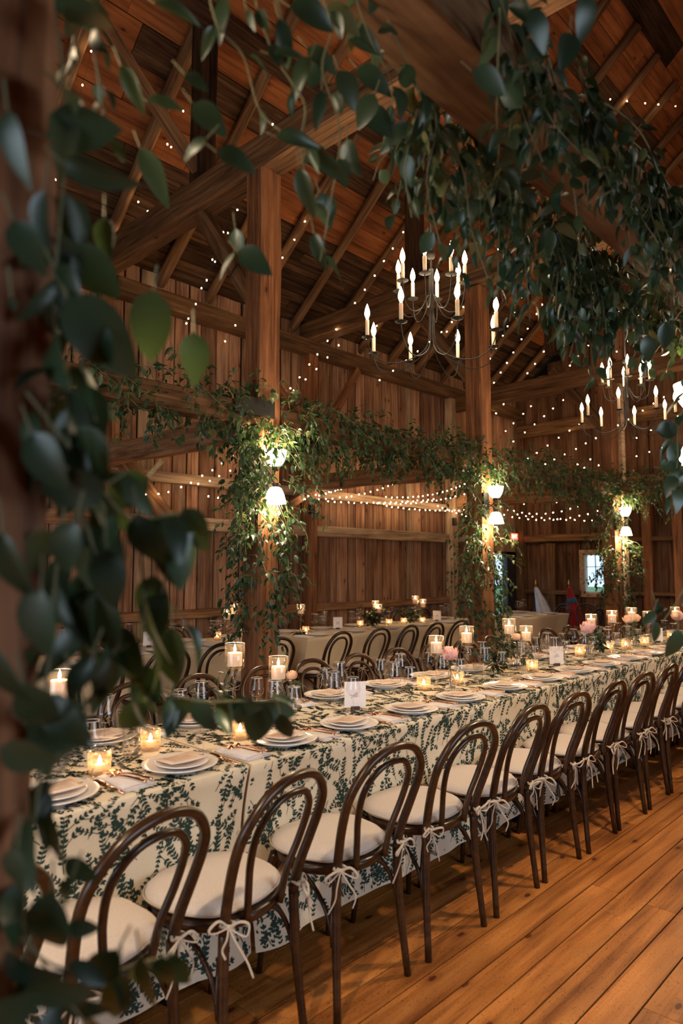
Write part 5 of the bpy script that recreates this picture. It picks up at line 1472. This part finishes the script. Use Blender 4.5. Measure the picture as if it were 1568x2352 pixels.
# ------------------------------------------------------------------ exit sign, flags
t = thing('exit_sign', 'small red lit exit sign high beside the glazed door', 'sign', (11.80, YW - .05, 0))
MB().box(-.14, .14, -.03, .03, 2.02, 2.165).build('housing', M['greybox'], t, smooth=False)
p_ = MB().box(-.13, .13, -.034, -.0302, 2.03, 2.155).build('lit_panel', M['exit'], t, smooth=False)
me = text_mesh('EXIT', .10, M['exitword'], 'exit_word'); o = link('exit_word', me, p_, (0, -.0352, 2.092), (PI / 2, 0, 0)); o.scale = (.95, 1.05, 1)
tag(MB().box(11.60, 11.84, YW - .09, YW - .02, 2.17, 2.29).build('emergency_light', M['greybox'], smooth=False), 'grey emergency light box above the exit sign', 'box')


def flag(x, y, lean, label, mat, seed, mat2=None):
    t = thing('flag', label, 'flag', (x, y, 0)); top = Vector((lean[0], lean[1], 1.18))
    MB().tube([(0, 0, 0), top], .012, 8).build('pole', M['gold'], t)
    MB().lathe([(.0, -.02), (.02, 0), (.012, .05), (0, .11)], 10, c=top).build('finial', M['gold'], t)
    r = random.Random(seed); vs = []; fs = []; n = 22
    for i in range(12):
        q = i / 11; c = top * (1 - q * .82) - Vector((0, 0, .04)); R = .025 + .10 * math.sin(min(1, q * 1.15) * PI * .62)
        for k in range(n):
            a = 2 * PI * k / n; rr = R * (1 + .28 * math.sin(k * PI * .75 + q * 3)); vs.append((c.x + rr * math.cos(a), c.y + rr * math.sin(a), c.z))
    for i in range(11):
        for k in range(n): fs.append((i * n + k, i * n + (k + 1) % n, (i + 1) * n + (k + 1) % n, (i + 1) * n + k))
    MB().add(vs, fs).build('flag_cloth', mat, t)
    if mat2: MB().lathe([(.03, .98), (.075, .95), (.10, .88), (.09, .85)], 16, c=(lean[0] * .8, lean[1] * .8, 0)).build('canton', mat2, t)


flag(11.6, 5.75, (.03, .42), 'furled white flag on a gilt-tipped pole in the far corner', M['flagwhite'], 1)
flag(11.75, 5.35, (.02, .25), 'furled red and blue flag on a pole beside the white one', M['flagred'], 2, M['flagblue'])

# trees outside, seen through the panes
for k, (x, y, h) in enumerate([(19, 6.5, 5), (21, 11, 6), (17, 14, 5), (12.5, 15, 6), (23, 3, 5), (25, 8.5, 7), (15, 19, 7)]):
    r = random.Random(k); t = thing('tree', '%s leafy green tree outside the barn seen through panes' % ORD[k], 'tree', (x, y, -.1), 0, 'trees outside the barn')
    MB().tube([(0, 0, 0), (.1, 0, h * .4), (0, .1, h * .75)], [.16, .12, .05], 8).build('trunk', M['pole'], t)
    mb = MB()
    for _ in range(520):
        d = rdir(r); p = Vector((0, 0, h * .62)) + Vector((d.x * 1.6, d.y * 1.6, d.z * h * .4)) * r.uniform(.6, 1) ; B = basis(rdir(r), rdir(r)) * 4.5
        vs, fs = LV[r.randrange(8)]; mb.add([B @ Vector(q) + p for q in vs[::3] + vs[1::3][:0] or vs], []) if False else mb.add([B @ Vector(q) + p for q in vs], fs)
    mb.build('crown', M['treeleaf'], t)['kind'] = 'stuff'
